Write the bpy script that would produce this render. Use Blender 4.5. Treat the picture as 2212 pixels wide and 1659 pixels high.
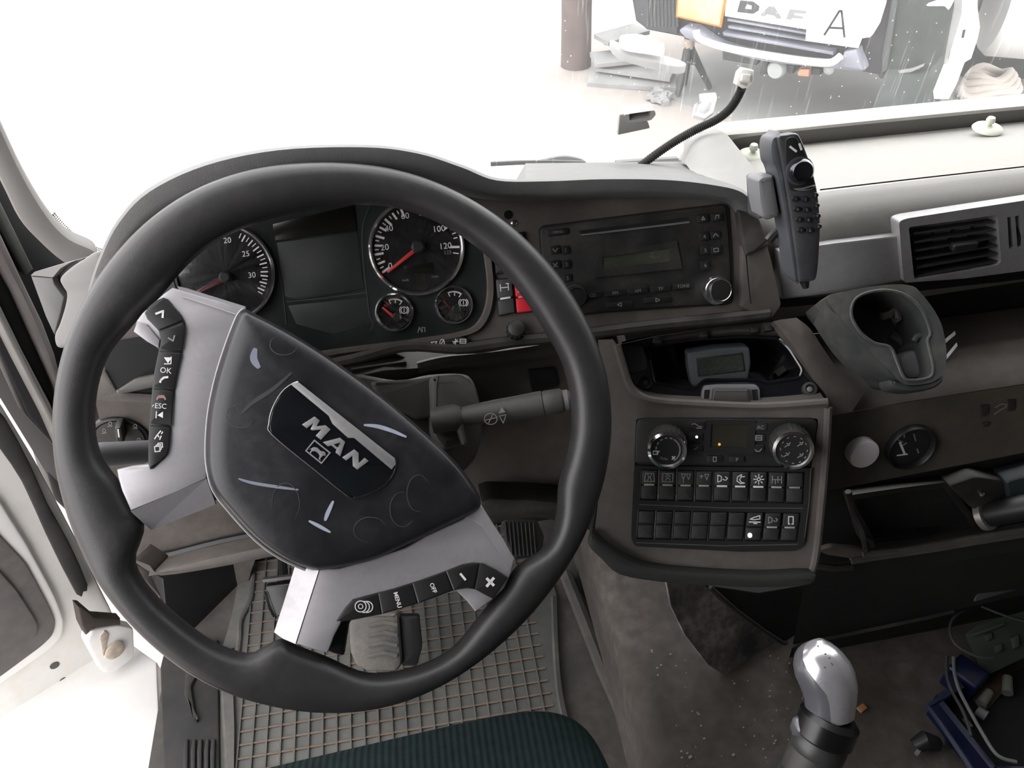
import bpy, bmesh, math, random
from math import sin, cos, tan, pi, radians, atan2, sqrt
from mathutils import Vector, Matrix
from mathutils.geometry import tessellate_polygon
random.seed(7)
V = Vector
for o in list(bpy.data.objects): bpy.data.objects.remove(o)
SC = bpy.context.scene
COL = SC.collection

# ---------------------------------------------------------------- camera
FX = 1800.0; PW, PH = 2212.0, 1659.0
CAM = V((0.0, 0.0, 1.25))
def cam_axes(pitch, yaw, roll):
    p, y, r = radians(pitch), radians(yaw), radians(roll)
    f = V((sin(y)*cos(p), cos(y)*cos(p), -sin(p)))
    rt = V((cos(y), -sin(y), 0)); up = rt.cross(f)
    rt2 = rt*cos(r) + up*sin(r)
    return rt2, rt2.cross(f), f
CR, CU, CF = cam_axes(42, 7, -3)
cd = bpy.data.cameras.new('camera'); co = bpy.data.objects.new('camera', cd); COL.objects.link(co)
mx = Matrix((CR, CU, -CF)).transposed().to_4x4(); mx.translation = CAM
co.matrix_world = mx
cd.sensor_width = 36; cd.sensor_fit = 'HORIZONTAL'; cd.lens = FX/PW*36; cd.clip_start = 0.02; cd.clip_end = 400
SC.camera = co

# ---------------------------------------------------------------- sky, exposure
w = bpy.data.worlds.new('overcast_sky'); SC.world = w; w.use_nodes = True
bg = w.node_tree.nodes['Background']; bg.inputs[0].default_value = (1.0, 0.975, 0.985, 1); bg.inputs[1].default_value = 5.0
SC.view_settings.view_transform = 'Standard'; SC.view_settings.look = 'None'
SC.view_settings.gamma = 1; SC.view_settings.use_curve_mapping = False
SC.view_settings.exposure = 0.0
SC.cycles.max_bounces = 8; SC.cycles.diffuse_bounces = 5; SC.cycles.glossy_bounces = 4
SC.cycles.transparent_max_bounces = 12; SC.cycles.sample_clamp_indirect = 8

# ---------------------------------------------------------------- rays and planes (real planes in the cab; a photo point is carried on to the plane it lies on)
def ray(px, py):
    d = CF*FX + CR*(px-PW/2) + CU*(PH/2-py)
    return d.normalized()
class PL:
    def __init__(s, o, n):
        s.o = V(o); s.n = V(n).normalized()
        up = V((0,0,1)) if abs(s.n.z) < .95 else V((0,1,0))
        s.u = up.cross(s.n).normalized(); s.v = s.n.cross(s.u)
    def hit(s, px, py, h=0):
        d = ray(px, py); oo = s.o + s.n*h
        return CAM + d*((oo-CAM).dot(s.n)/d.dot(s.n))
    def uv(s, px, py, h=0):
        p = s.hit(px, py, h) - s.o
        return V((p.dot(s.u), p.dot(s.v)))
    def w(s, uv, h=0): return s.o + s.u*uv[0] + s.v*uv[1] + s.n*h
    def px(s, x, y):   # metres per photo pixel there
        return (s.hit(x, y)-CAM).length/FX
def rel(x, y, z): return V((x, y, z+1.25))
def at(px, py, d): return CAM + ray(px, py)*d
def aty(px, py, y):
    d = ray(px, py); return CAM + d*(y/d.y)
def atz(px, py, z):   # z relative to the eye
    d = ray(px, py); return CAM + d*(z/d.z)
def elev(e, az=0):    # a normal facing the driver, tilted up by e, turned towards -x by az
    return V((-sin(radians(az))*cos(radians(e)), -cos(radians(az))*cos(radians(e)), sin(radians(e))))

# ---------------------------------------------------------------- materials
MATS = {}
# how pale each plastic, paint and print is, set once for all of them (1 = as written below)
TONE = {n: 1.0 for n in ('white_body_paint','door_paint_dirty','white_paper','sandy_yard','grey_yard_patch','orange_plate_face','white_print','chrome','white_button','white_connector','pale_green_plastic','polished_bar','tank_white','pale_rope','white_led','bracket_grey','dash_top_grey','dash_front_grey','tray_floor_grey','tray_end_grey','gear_knob_silver','red_switch','red_needle')}
TONE.update({'grey_sheet_metal': .55, 'sandy_yard': .50, 'pale_rope': .8, 'weathered_post': .62, 'grey_yard_patch': .75, 'hub_pad_black': .6, 'kick_panel': 1.3, 'rubber_mat': 1.0, 'rubber_mat_cells': 1.05, 'mat_dirt_ribs': .9, 'hood_soft_plastic': 1.05, 'truck_bumper_grey': 1.7, 'bumper_light': 1.1, 'black_plastic_dusty': 1.0, 'silver_paint': .62, 'silver_trim': .72, 'lower_dash_dark': .65, 'tunnel_lining': .74, 'blue_plastic': .6, 'glove_panel_plastic': .68})
def mat(name, c, rough=.6, metal=0, spec=.5, dust=None, bump=None, emit=None, coat=0, alpha=None, grain=None):
    if name in MATS: return MATS[name]
    k = TONE.get(name, .80)
    c = tuple(k*x for x in c)
    if dust: dust = (tuple(k*x for x in dust[0]),) + tuple(dust[1:])
    m = bpy.data.materials.new(name); m.use_nodes = True; nt = m.node_tree
    b = nt.nodes['Principled BSDF']
    b.inputs['Base Color'].default_value = (*c, 1); b.inputs['Roughness'].default_value = rough
    b.inputs['Metallic'].default_value = metal; b.inputs['Specular IOR Level'].default_value = spec
    if coat: b.inputs['Coat Weight'].default_value = coat; b.inputs['Coat Roughness'].default_value = .08
    if emit: b.inputs['Emission Color'].default_value = (*emit[0], 1); b.inputs['Emission Strength'].default_value = emit[1]
    geo = None
    if dust or bump or grain:
        geo = nt.nodes.new('ShaderNodeNewGeometry')
    if dust:
        dc, amt, sc = dust[:3]
        n1 = nt.nodes.new('ShaderNodeTexNoise'); n1.inputs['Scale'].default_value = sc; n1.inputs['Detail'].default_value = 6; n1.inputs['Roughness'].default_value = .65
        nt.links.new(geo.outputs['Position'], n1.inputs['Vector'])
        r = nt.nodes.new('ShaderNodeMapRange'); r.inputs[1].default_value = .38; r.inputs[2].default_value = .68; r.inputs[3].default_value = 0; r.inputs[4].default_value = amt
        nt.links.new(n1.outputs['Fac'], r.inputs[0])
        n2 = nt.nodes.new('ShaderNodeTexNoise'); n2.inputs['Scale'].default_value = sc*9; n2.inputs['Detail'].default_value = 3
        nt.links.new(geo.outputs['Position'], n2.inputs['Vector'])
        r2 = nt.nodes.new('ShaderNodeMapRange'); r2.inputs[1].default_value = .35; r2.inputs[2].default_value = .65; r2.inputs[3].default_value = .55; r2.inputs[4].default_value = 1.25
        nt.links.new(n2.outputs['Fac'], r2.inputs[0])
        mu = nt.nodes.new('ShaderNodeMath'); mu.operation = 'MULTIPLY'; mu.use_clamp = True
        nt.links.new(r.outputs[0], mu.inputs[0]); nt.links.new(r2.outputs[0], mu.inputs[1])
        mix = nt.nodes.new('ShaderNodeMix'); mix.data_type = 'RGBA'
        mix.inputs[6].default_value = (*c, 1); mix.inputs[7].default_value = (*dc, 1)
        nt.links.new(mu.outputs[0], mix.inputs[0]); nt.links.new(mix.outputs[2], b.inputs['Base Color'])
        rr = nt.nodes.new('ShaderNodeMapRange'); rr.inputs[3].default_value = rough; rr.inputs[4].default_value = min(1, rough+.3)
        nt.links.new(mu.outputs[0], rr.inputs[0]); nt.links.new(rr.outputs[0], b.inputs['Roughness'])
    if bump:
        n3 = nt.nodes.new('ShaderNodeTexNoise'); n3.inputs['Scale'].default_value = bump[0]; n3.inputs['Detail'].default_value = 3
        nt.links.new(geo.outputs['Position'], n3.inputs['Vector'])
        bp = nt.nodes.new('ShaderNodeBump'); bp.inputs['Strength'].default_value = bump[1]; bp.inputs['Distance'].default_value = .002
        nt.links.new(n3.outputs['Fac'], bp.inputs['Height']); nt.links.new(bp.outputs[0], b.inputs['Normal'])
    MATS[name] = m; return m
DUST = (.30, .25, .215)
M_dash = mat('dash_plastic', (.085,.074,.066), .58, dust=((.17,.148,.132), .75, 9), bump=(900,.18))
M_dashd = mat('dash_plastic_dark', (.024,.0235,.022), .55, dust=((.09,.078,.07), .8, 14), bump=(900,.15))
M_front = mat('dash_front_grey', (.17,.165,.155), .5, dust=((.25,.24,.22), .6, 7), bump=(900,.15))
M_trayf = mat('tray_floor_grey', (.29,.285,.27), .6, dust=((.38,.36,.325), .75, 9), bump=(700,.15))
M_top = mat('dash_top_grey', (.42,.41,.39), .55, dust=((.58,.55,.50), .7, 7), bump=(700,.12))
M_hood = mat('hood_soft_plastic', (.105,.106,.106), .42, dust=((.16,.158,.152), .5, 12), bump=(1200,.2))
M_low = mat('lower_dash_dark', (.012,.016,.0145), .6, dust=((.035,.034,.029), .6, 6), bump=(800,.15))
M_pill = mat('pillar_trim_grey', (.24,.235,.225), .65, dust=((.30,.285,.265), .5, 8))
M_rim = mat('wheel_leather', (.026,.0255,.026), .38, bump=(1500,.12), dust=((.055,.05,.048), .3, 18))
M_silver = mat('silver_paint', (.66,.64,.67), .40, metal=.35, dust=((.40,.38,.38), .35, 25))
M_silver2 = mat('silver_trim', (.50,.50,.51), .42, metal=.5, dust=((.36,.33,.31), .55, 22))
M_chrome = mat('chrome', (.86,.86,.87), .12, metal=1)
M_pad = mat('hub_pad_black', (.016,.0165,.020), .34, dust=((.09,.09,.10), .3, 16), bump=(1400,.08))
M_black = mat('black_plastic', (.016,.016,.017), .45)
M_gloss = mat('gloss_black', (.008,.009,.012), .12, coat=.5)
M_blackd = mat('black_plastic_dusty', (.012,.0125,.0125), .5, dust=((.07,.062,.055), .5, 28))
M_void = mat('dark_void', (.006,.006,.006), .9)
M_rub = mat('black_rubber', (.022,.022,.022), .7, dust=((.10,.09,.08), .4, 12))
M_white = mat('white_print', (.72,.70,.70), .6)
M_dim = mat('dim_print', (.30,.29,.29), .6)
M_red = mat('red_switch', (.62,.02,.035), .4)
M_redn = mat('red_needle', (.60,.035,.03), .5)
M_redd = mat('dark_red_needle', (.075,.007,.006), .5)
M_lcd = mat('lcd_glass', (.055,.065,.045), .18, dust=((.12,.115,.09), .4, 30))
M_lcdd = mat('lcd_dark', (.012,.012,.010), .2)
M_dial = mat('dial_face', (.013,.015,.016), .5)
M_lens = mat('cluster_panel', (.014,.020,.020), .32, dust=((.05,.05,.046), .4, 20))
M_phone = mat('handset_plastic', (.045,.048,.055), .38, dust=((.12,.12,.12), .3, 40))
M_grey = mat('grey_plastic', (.17,.175,.185), .5, dust=((.22,.20,.19), .4, 20))
M_stalk = mat('stalk_plastic', (.075,.073,.068), .5, dust=((.125,.112,.10), .5, 25))
M_cup = mat('cup_holder_plastic', (.040,.044,.046), .45, dust=((.11,.105,.095), .7, 18))
M_btnw = mat('white_button', (.92,.87,.91), .35)
M_seat = mat('seat_fabric', (.010,.019,.020), .9, spec=.2, dust=((.020,.036,.037), .7, 120))
nt = M_seat.node_tree; wv = nt.nodes.new('ShaderNodeTexWave'); wv.wave_type = 'BANDS'; wv.bands_direction = 'X'; wv.inputs['Scale'].default_value = 48; wv.inputs['Distortion'].default_value = .6
tc = nt.nodes.new('ShaderNodeTexCoord'); bp = nt.nodes.new('ShaderNodeBump'); bp.inputs['Strength'].default_value = .22; bp.inputs['Distance'].default_value = .003
nt.links.new(tc.outputs['Object'], wv.inputs['Vector']); nt.links.new(wv.outputs['Fac'], bp.inputs['Height']); nt.links.new(bp.outputs[0], nt.nodes['Principled BSDF'].inputs['Normal'])
M_mat = mat('rubber_mat', (.075,.076,.073), .75, dust=((.17,.15,.13), .7, 10), bump=(500,.2))
M_matc = mat('rubber_mat_cells', (.085,.090,.085), .8, dust=((.16,.15,.13), .6, 14))
M_matd = mat('mat_dirt_ribs', (.165,.118,.088), .9, dust=((.20,.18,.155), .6, 40))
M_floor = mat('floor_lino', (.065,.062,.058), .8, dust=((.16,.14,.122), .8, 7))
M_tun = mat('tunnel_lining', (.055,.046,.037), .85, dust=((.165,.145,.134), .85, 6), bump=(300,.2))
M_paint = mat('white_body_paint', (.86,.85,.83), .35, dust=((.66,.60,.54), .3, 6))
M_door = mat('door_paint_dirty', (.82,.81,.78), .4, dust=((.60,.55,.48), .5, 4))
M_doorg = mat('door_card_grey', (.11,.105,.105), .6, dust=((.26,.23,.21), .7, 5))
M_rust = mat('rusty_metal', (.62,.54,.45), .7, dust=((.34,.22,.14), .6, 50))
M_ground = mat('sandy_yard', (.62,.56,.52), .95, dust=((.45,.39,.36), .6, 1.6))
M_asph = mat('grey_yard_patch', (.34,.34,.33), .95, dust=((.22,.22,.21), .6, 1.2))
M_truckd = mat('truck_dark', (.030,.032,.038), .5, dust=((.10,.10,.10), .5, 4))
M_truckg = mat('truck_bumper_grey', (.11,.115,.14), .5, dust=((.22,.22,.24), .5, 5))
M_truckn = mat('truck_green_dark', (.035,.045,.042), .6, dust=((.13,.14,.135), .6, 3))
M_paper = mat('white_paper', (.85,.85,.86), .7)
M_orange = mat('orange_plate_face', (.95,.52,.16), .5, dust=((1.0,.80,.36), .9, 3))
M_orangeb = mat('orange_plate_border', (.62,.22,.04), .5)
M_post = mat('weathered_post', (.20,.155,.145), .9, dust=((.12,.095,.09), .7, 9))
M_sheet = mat('grey_sheet_metal', (.46,.46,.46), .7, dust=((.28,.27,.26), .6, 6))
M_hook = mat('pale_green_plastic', (.62,.64,.54), .5)
M_conn = mat('white_connector', (.80,.78,.74), .5)
M_blue = mat('blue_plastic', (.004,.011,.06), .45)
M_card = mat('green_board', (.016,.026,.018), .5, dust=((.035,.045,.035), .5, 30))
M_brass = mat('brown_cardboard', (.08,.05,.025), .8)
M_cream = mat('pale_plastic_bit', (.17,.18,.155), .5)
M_knobs = mat('gear_knob_silver', (.62,.61,.64), .22, metal=.75)
M_knobd = mat('gear_knob_dark', (.10,.10,.11), .25, coat=.3)
M_scr = mat('scuff_pale', (.24,.26,.32), .7)
M_scr2 = mat('scuff_bright', (.42,.46,.56), .7)
M_smear = mat('smear_outline', (.045,.046,.050), .6)
M_led = mat('white_led', (.9,.9,.9), .3, emit=((1,1,1), 1.2))
M_amber = mat('amber_dot', (.8,.45,.05), .3, emit=((1,.55,.08), .6))
M_pedal = mat('pedal_rubber', (.10,.10,.096), .7, dust=((.24,.21,.18), .6, 20))

# ---------------------------------------------------------------- object helpers
def tag(o, label=None, cat=None, group=None, kind=None):
    if label: o['label'] = label
    if cat: o['category'] = cat
    if group: o['group'] = group
    if kind: o['kind'] = kind
    return o
def wloc(o):
    l = o.location.copy()
    while o.parent: o = o.parent; l += o.location
    return l
def thing(name, label, cat, loc, group=None):
    o = bpy.data.objects.new(name, None); o.empty_display_size = .02; COL.objects.link(o); o.location = loc
    return tag(o, label, cat, group)
def mk(name, verts, faces, m, parent=None, smooth=True, sharp=38, label=None, mats=None, fm=None):
    lo = [min(v[i] for v in verts) for i in range(3)]; hi = [max(v[i] for v in verts) for i in range(3)]
    c = V([(lo[i]+hi[i])/2 for i in range(3)])
    me = bpy.data.meshes.new(name)
    me.from_pydata([tuple(V(v)-c) for v in verts], [], faces)
    for x in (mats or [m]): me.materials.append(x)
    if fm: me.polygons.foreach_set('material_index', fm)
    if smooth:
        me.shade_smooth(); me.set_sharp_from_angle(angle=radians(sharp))
    me.update()
    o = bpy.data.objects.new(name, me); COL.objects.link(o)
    if parent: o.parent = parent; o.location = c - wloc(parent)
    else: o.location = c
    if label: o['label'] = label
    return o
class MB:
    """collects several small solids into one mesh"""
    def __init__(s): s.v = []; s.f = []
    def add(s, verts, faces):
        n = len(s.v); s.v += [V(v) for v in verts]; s.f += [tuple(i+n for i in f) for f in faces]; return s
    def build(s, name, m, parent=None, **k): return mk(name, s.v, s.f, m, parent, **k)

def area2(p): return sum(p[i].x*p[(i+1)%len(p)].y - p[(i+1)%len(p)].x*p[i].y for i in range(len(p)))/2
def ccw(p): return p if area2(p) > 0 else p[::-1]
def inset(p, d):
    if d == 0: return [q.copy() for q in p]
    n = len(p); out = []
    for i in range(n):
        a, b, c = p[i-1], p[i], p[(i+1)%n]
        e1 = (b-a); e2 = (c-b)
        if e1.length < 1e-9: e1 = e2
        if e2.length < 1e-9: e2 = e1
        n1 = V((-e1.y, e1.x)).normalized(); n2 = V((-e2.y, e2.x)).normalized()
        m = (n1+n2); L = m.length
        if L < .3: m = n1; k = 1
        else: m = m/L; k = min(1.8, 1/max(.3, m.dot(n1)))
        out.append(b + m*d*k)
    return out
def cr(pts, n=6, closed=True):
    """Catmull-Rom through 2D/3D points"""
    out = []; N = len(pts); P = [V(p) for p in pts]
    for i in range(N if closed else N-1):
        if closed: a, b, c, d = P[i-1], P[i], P[(i+1)%N], P[(i+2)%N]
        else: a, b, c, d = P[max(i-1,0)], P[i], P[i+1], P[min(i+2,N-1)]
        for k in range(n):
            t = k/n
            out.append(.5*((2*b) + (c-a)*t + (2*a-5*b+4*c-d)*t*t + (3*b-a-3*c+d)*t**3))
    if not closed: out.append(P[-1])
    return out
def rnd(pts, r, n=4):
    """round the corners of a polygon (px)"""
    out = []; N = len(pts); P = [V(p) for p in pts]
    for i in range(N):
        a, b, c = P[i-1], P[i], P[(i+1)%N]
        d1 = (a-b); d2 = (c-b); k = min(r, d1.length*.45, d2.length*.45)
        s = b + d1.normalized()*k; e = b + d2.normalized()*k
        for j in range(n+1):
            t = j/n; out.append(s*(1-t)**2 + b*2*t*(1-t) + e*t*t)
    return out
def ell(cx, cy, rx, ry=None, n=32, ang=0):
    ry = rx if ry is None else ry; a = radians(ang)
    return [(cx + rx*cos(t)*cos(a) - ry*sin(t)*sin(a), cy + rx*cos(t)*sin(a) + ry*sin(t)*cos(a)) for t in [2*pi*i/n for i in range(n)]]
def slab_geo(plane, pts, h0, h1, bev=.0015, uvs=None):
    # the photo outline lies on the slab's front face at height h1
    p = ccw(uvs if uvs else [plane.uv(x, y, h1) for x, y in pts]); n = len(p)
    rings = [(0, h0)]
    if bev > 0 and abs(h1-h0) > bev: rings += [(0, h1-bev), (bev*.3, h1-bev*.3), (bev, h1)]
    else: rings += [(0, h1)]
    vs, fs = [], []
    for d, h in rings: vs += [plane.w(q, h) for q in inset(p, d)]
    for r in range(len(rings)-1):
        for i in range(n):
            j = (i+1)%n; fs.append((r*n+i, r*n+j, (r+1)*n+j, (r+1)*n+i))
    R = len(rings)-1
    top = [vs[R*n+i] for i in range(n)]
    for t in tessellate_polygon([top]):
        t = tuple(R*n+i for i in t)
        nn = (vs[t[1]]-vs[t[0]]).cross(vs[t[2]]-vs[t[0]])
        fs.append(t if nn.dot(plane.n) > 0 else t[::-1])
    bot = [vs[i] for i in range(n)]
    for t in tessellate_polygon([bot]):
        nn = (vs[t[1]]-vs[t[0]]).cross(vs[t[2]]-vs[t[0]])
        fs.append(t if nn.dot(plane.n) < 0 else t[::-1])
    return vs, fs
def slab(name, m, plane, pts, h0, h1, parent=None, bev=.0015, **k):
    v, f = slab_geo(plane, pts, h0, h1, bev); return mk(name, v, f, m, parent, **k)
def frame_geo(plane, outer, inner, h0, h1, bev=.001, hin=None):
    """a ring: outer and inner outline with the SAME number of points"""
    po = [plane.uv(x, y, h1) for x, y in outer]; pi_ = [plane.uv(x, y, h1) for x, y in inner]
    if area2(po) < 0: po = po[::-1]; pi_ = pi_[::-1]
    n = len(po); hin = h0 if hin is None else hin
    loops = [[plane.w(q, h0) for q in po], [plane.w(q, h1-bev) for q in po], [plane.w(a.lerp(b, .12), h1) for a, b in zip(po, pi_)],
             [plane.w(a.lerp(b, .88), h1) for a, b in zip(po, pi_)], [plane.w(q, h1-bev) for q in pi_], [plane.w(q, hin) for q in pi_]]
    vs = [q for L in loops for q in L]; fs = []
    for r in range(5):
        for i in range(n):
            j = (i+1)%n; fs.append((r*n+i, r*n+j, (r+1)*n+j, (r+1)*n+i))
    return vs, fs
def frame(name, m, plane, outer, inner, h0, h1, parent=None, bev=.001, hin=None, **k):
    v, f = frame_geo(plane, outer, inner, h0, h1, bev, hin); return mk(name, v, f, m, parent, **k)
def holed(name, m, plane, outer, holes, h0, h1, parent=None, hd=None, floor=False, **k):
    """a plate with openings; hole walls go down to hd, outer walls to h0; floor=True closes the holes"""
    po = ccw([plane.uv(x, y, h1) for x, y in outer]); hs = [ccw([plane.uv(x, y, h1) for x, y in h])[::-1] for h in holes]
    hd = h0 if hd is None else hd
    loops = [po]+hs; flat = [q for L in loops for q in L]
    vs = [plane.w(q, h1) for q in flat]; fs = []
    for t in tessellate_polygon([[plane.w(q, 0) for q in L] for L in loops]):
        nn = (vs[t[1]]-vs[t[0]]).cross(vs[t[2]]-vs[t[0]])
        fs.append(tuple(t) if nn.dot(plane.n) > 0 else tuple(t)[::-1])
    k0 = 0
    for li, L in enumerate(loops):
        base = len(vs); hh = h0 if li == 0 else hd
        vs += [plane.w(q, hh) for q in L]; n = len(L)
        for i in range(n):
            j = (i+1)%n; fs.append((base+i, base+j, k0+j, k0+i))
        if li and floor:
            for t in tessellate_polygon([[plane.w(q, 0) for q in L]]):
                a = tuple(base+i for i in t); nn = (vs[a[1]]-vs[a[0]]).cross(vs[a[2]]-vs[a[0]])
                fs.append(a if nn.dot(plane.n) > 0 else a[::-1])
        k0 += n
    return mk(name, vs, fs, m, parent, **k)
def pillow(name, m, plane, pts, rings, parent=None, c=None, **k):
    """a domed pad: rings of (scale towards the middle, height)"""
    hmax = rings[0][1]
    p = ccw([plane.uv(x, y, hmax) for x, y in pts]); n = len(p)
    c = plane.uv(*c) if c else V((sum(q.x for q in p)/n, sum(q.y for q in p)/n))
    vs, fs = [], []
    for s, h in rings: vs += [plane.w(c + (q-c)*s, h) for q in p]
    for r in range(len(rings)-1):
        for i in range(n):
            j = (i+1)%n; fs.append((r*n+i, r*n+j, (r+1)*n+j, (r+1)*n+i))
    R = len(rings)-1; vs.append(plane.w(c, rings[-1][1]))
    for i in range(n): fs.append((R*n+i, R*n+(i+1)%n, len(vs)-1))
    return mk(name, vs, fs, m, parent, **k)
def tube_geo(pts, r, n=10, cap=True):
    P = [V(p) for p in pts]; N = len(P); R = r if isinstance(r, (list, tuple)) else [r]*N
    vs, fs = [], []; prev = None
    for i in range(N):
        t = (P[min(i+1, N-1)] - P[max(i-1, 0)]).normalized()
        if prev is None:
            a = V((0,0,1)) if abs(t.z) < .9 else V((1,0,0)); x = t.cross(a).normalized()
        else: x = (prev - t*prev.dot(t)).normalized()
        prev = x; y = t.cross(x)
        for j in range(n):
            an = 2*pi*j/n; vs.append(P[i] + (x*cos(an) + y*sin(an))*R[i])
    for i in range(N-1):
        for j in range(n):
            k = (j+1)%n; fs.append((i*n+j, i*n+k, (i+1)*n+k, (i+1)*n+j))
    if cap: fs.append(tuple(range(n))[::-1]); fs.append(tuple((N-1)*n+j for j in range(n)))
    return vs, fs
def tube(name, m, pts, r, parent=None, n=10, **k):
    v, f = tube_geo(pts, r, n); return mk(name, v, f, m, parent, **k)
def lathe_geo(c, axis, prof, seg=36, sx=1.0, xdir=None):
    a = V(axis).normalized(); t = xdir or (V((0,0,1)) if abs(a.z) < .9 else V((1,0,0)))
    x = (V(t) - a*V(t).dot(a)).normalized(); y = a.cross(x); c = V(c); vs, fs = [], []
    for r, h in prof:
        for j in range(seg):
            an = 2*pi*j/seg; vs.append(c + a*h + (x*cos(an)*sx + y*sin(an))*max(r, 1e-5))
    for i in range(len(prof)-1):
        for j in range(seg):
            k = (j+1)%seg; fs.append((i*seg+j, i*seg+k, (i+1)*seg+k, (i+1)*seg+j))
    fs.append(tuple(range(seg))[::-1]); fs.append(tuple((len(prof)-1)*seg+j for j in range(seg)))
    return vs, fs
def lathe(name, m, c, axis, prof, parent=None, seg=36, sx=1.0, xdir=None, **k):
    v, f = lathe_geo(c, axis, prof, seg, sx, xdir); return mk(name, v, f, m, parent, **k)
def loft(name, m, rows, parent=None, closed=False, caps=False, sub=0, thick=0, **k):
    n = len(rows[0]); vs = [V(p) for r in rows for p in r]; fs = []
    for i in range(len(rows)-1):
        for j in range(n if closed else n-1):
            l = (j+1)%n; fs.append((i*n+j, i*n+l, (i+1)*n+l, (i+1)*n+j))
    if caps: fs.append(tuple(range(n))[::-1]); fs.append(tuple((len(rows)-1)*n+j for j in range(n)))
    o = mk(name, vs, fs, m, parent, **k)
    if thick:
        md = o.modifiers.new('solid', 'SOLIDIFY'); md.thickness = thick; md.offset = 0
    return o
def box_geo(c, ax, ay, az):
    c, ax, ay, az = V(c), V(ax), V(ay), V(az)
    vs = [c + ax*i + ay*j + az*k for k in (-1,1) for j in (-1,1) for i in (-1,1)]
    fs = [(0,2,3,1),(4,5,7,6),(0,1,5,4),(2,6,7,3),(0,4,6,2),(1,3,7,5)]
    if ax.cross(ay).dot(az) < 0: fs = [f[::-1] for f in fs]
    return vs, fs
def rbox(name, m, c, hx, hy, hz, b=.01, parent=None, rot=0, seg=3, **k):
    bm = bmesh.new(); bmesh.ops.create_cube(bm, size=2)
    for v in bm.verts: v.co = V((v.co.x*hx, v.co.y*hy, v.co.z*hz))
    if b: bmesh.ops.bevel(bm, geom=bm.edges[:], offset=b, segments=seg, profile=.5, affect='EDGES')
    R = Matrix.Rotation(rot, 3, 'Z')
    vs = [R @ v.co + V(c) for v in bm.verts]; bm.verts.index_update()
    fs = [[v.index for v in f.verts] for f in bm.faces]; bm.free()
    return mk(name, vs, fs, m, parent, **k)
# flat print ---------------------------------------------------------------
def text(name, body, m, plane, cx, cy, hpx, ang=0, h=.0012, parent=None, bold=0, sx=1.0, thick=.0003):
    """lettering of cap height hpx photo pixels, centred at (cx, cy), its baseline turned by ang degrees (photo, clockwise down)"""
    cu = bpy.data.curves.new('t', 'FONT'); cu.body = body; cu.size = 1; cu.align_x = 'CENTER'; cu.align_y = 'CENTER'
    cu.offset = bold; cu.extrude = .0; cu.resolution_u = 3
    ob = bpy.data.objects.new('t', cu); COL.objects.link(ob)
    dg = bpy.context.evaluated_depsgraph_get(); me = ob.evaluated_get(dg).to_mesh()
    s = hpx/.70; a = radians(ang); vs = []
    ys = [v.co.y for v in me.vertices]; yc = (min(ys)+max(ys))/2 if ys else 0
    for v in me.vertices:
        X = v.co.x*s*sx; Y = (v.co.y-yc)*s
        vs.append(plane.hit(cx + X*cos(a) + Y*sin(a), cy + X*sin(a) - Y*cos(a), h))
    fs = [tuple(p.vertices) for p in me.polygons]
    ob.to_mesh_clear(); bpy.data.objects.remove(ob); bpy.data.curves.remove(cu)
    fs2 = []
    for f in fs:
        nn = (vs[f[1]]-vs[f[0]]).cross(vs[f[2]]-vs[f[0]]); fs2.append(f if nn.dot(plane.n) > 0 else f[::-1])
    return mk(name, vs, fs2, m, parent, smooth=False)
def stroke_geo(plane, lines, wpx, h):
    vs, fs = [], []
    for L in lines:
        for (x0, y0), (x1, y1) in zip(L[:-1], L[1:]):
            d = V((x1-x0, y1-y0)); 
            if d.length < 1e-6: continue
            d.normalize(); nx, ny = -d.y*wpx/2, d.x*wpx/2; ex, ey = d.x*wpx*.3, d.y*wpx*.3
            q = [plane.hit(x0+nx-ex, y0+ny-ey, h), plane.hit(x1+nx+ex, y1+ny+ey, h), plane.hit(x1-nx+ex, y1-ny+ey, h), plane.hit(x0-nx-ex, y0-ny-ey, h)]
            n = len(vs); vs += q; f = (n, n+1, n+2, n+3)
            nn = (q[1]-q[0]).cross(q[2]-q[0]); fs.append(f if nn.dot(plane.n) > 0 else f[::-1])
    return vs, fs
def strokes(name, m, plane, lines, wpx, h, parent=None):
    v, f = stroke_geo(plane, lines, wpx, h); return mk(name, v, f, m, parent, smooth=False)
def icon(m, plane, cx, cy, s, lines, wpx=2, h=.0012, parent=None, ang=0, name='marking'):
    a = radians(ang)
    L = [[(cx + s*(x*cos(a) + y*sin(a)), cy + s*(x*sin(a) - y*cos(a))) for x, y in l] for l in lines]
    return strokes(name, m, plane, L, wpx, h, parent)
def arc(cx, cy, r, a0, a1, n=12, ry=None):
    ry = r if ry is None else ry
    return [(cx + r*cos(radians(a0+(a1-a0)*i/n)), cy + ry*sin(radians(a0+(a1-a0)*i/n))) for i in range(n+1)]
def quad_uv(q, s, t):
    """bilinear point of a photo quad (TL, TR, BR, BL)"""
    (ax, ay), (bx, by), (cx, cy), (dx, dy) = q
    return (ax*(1-s)*(1-t) + bx*s*(1-t) + cx*s*t + dx*(1-s)*t, ay*(1-s)*(1-t) + by*s*(1-t) + cy*s*t + dy*(1-s)*t)
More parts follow.
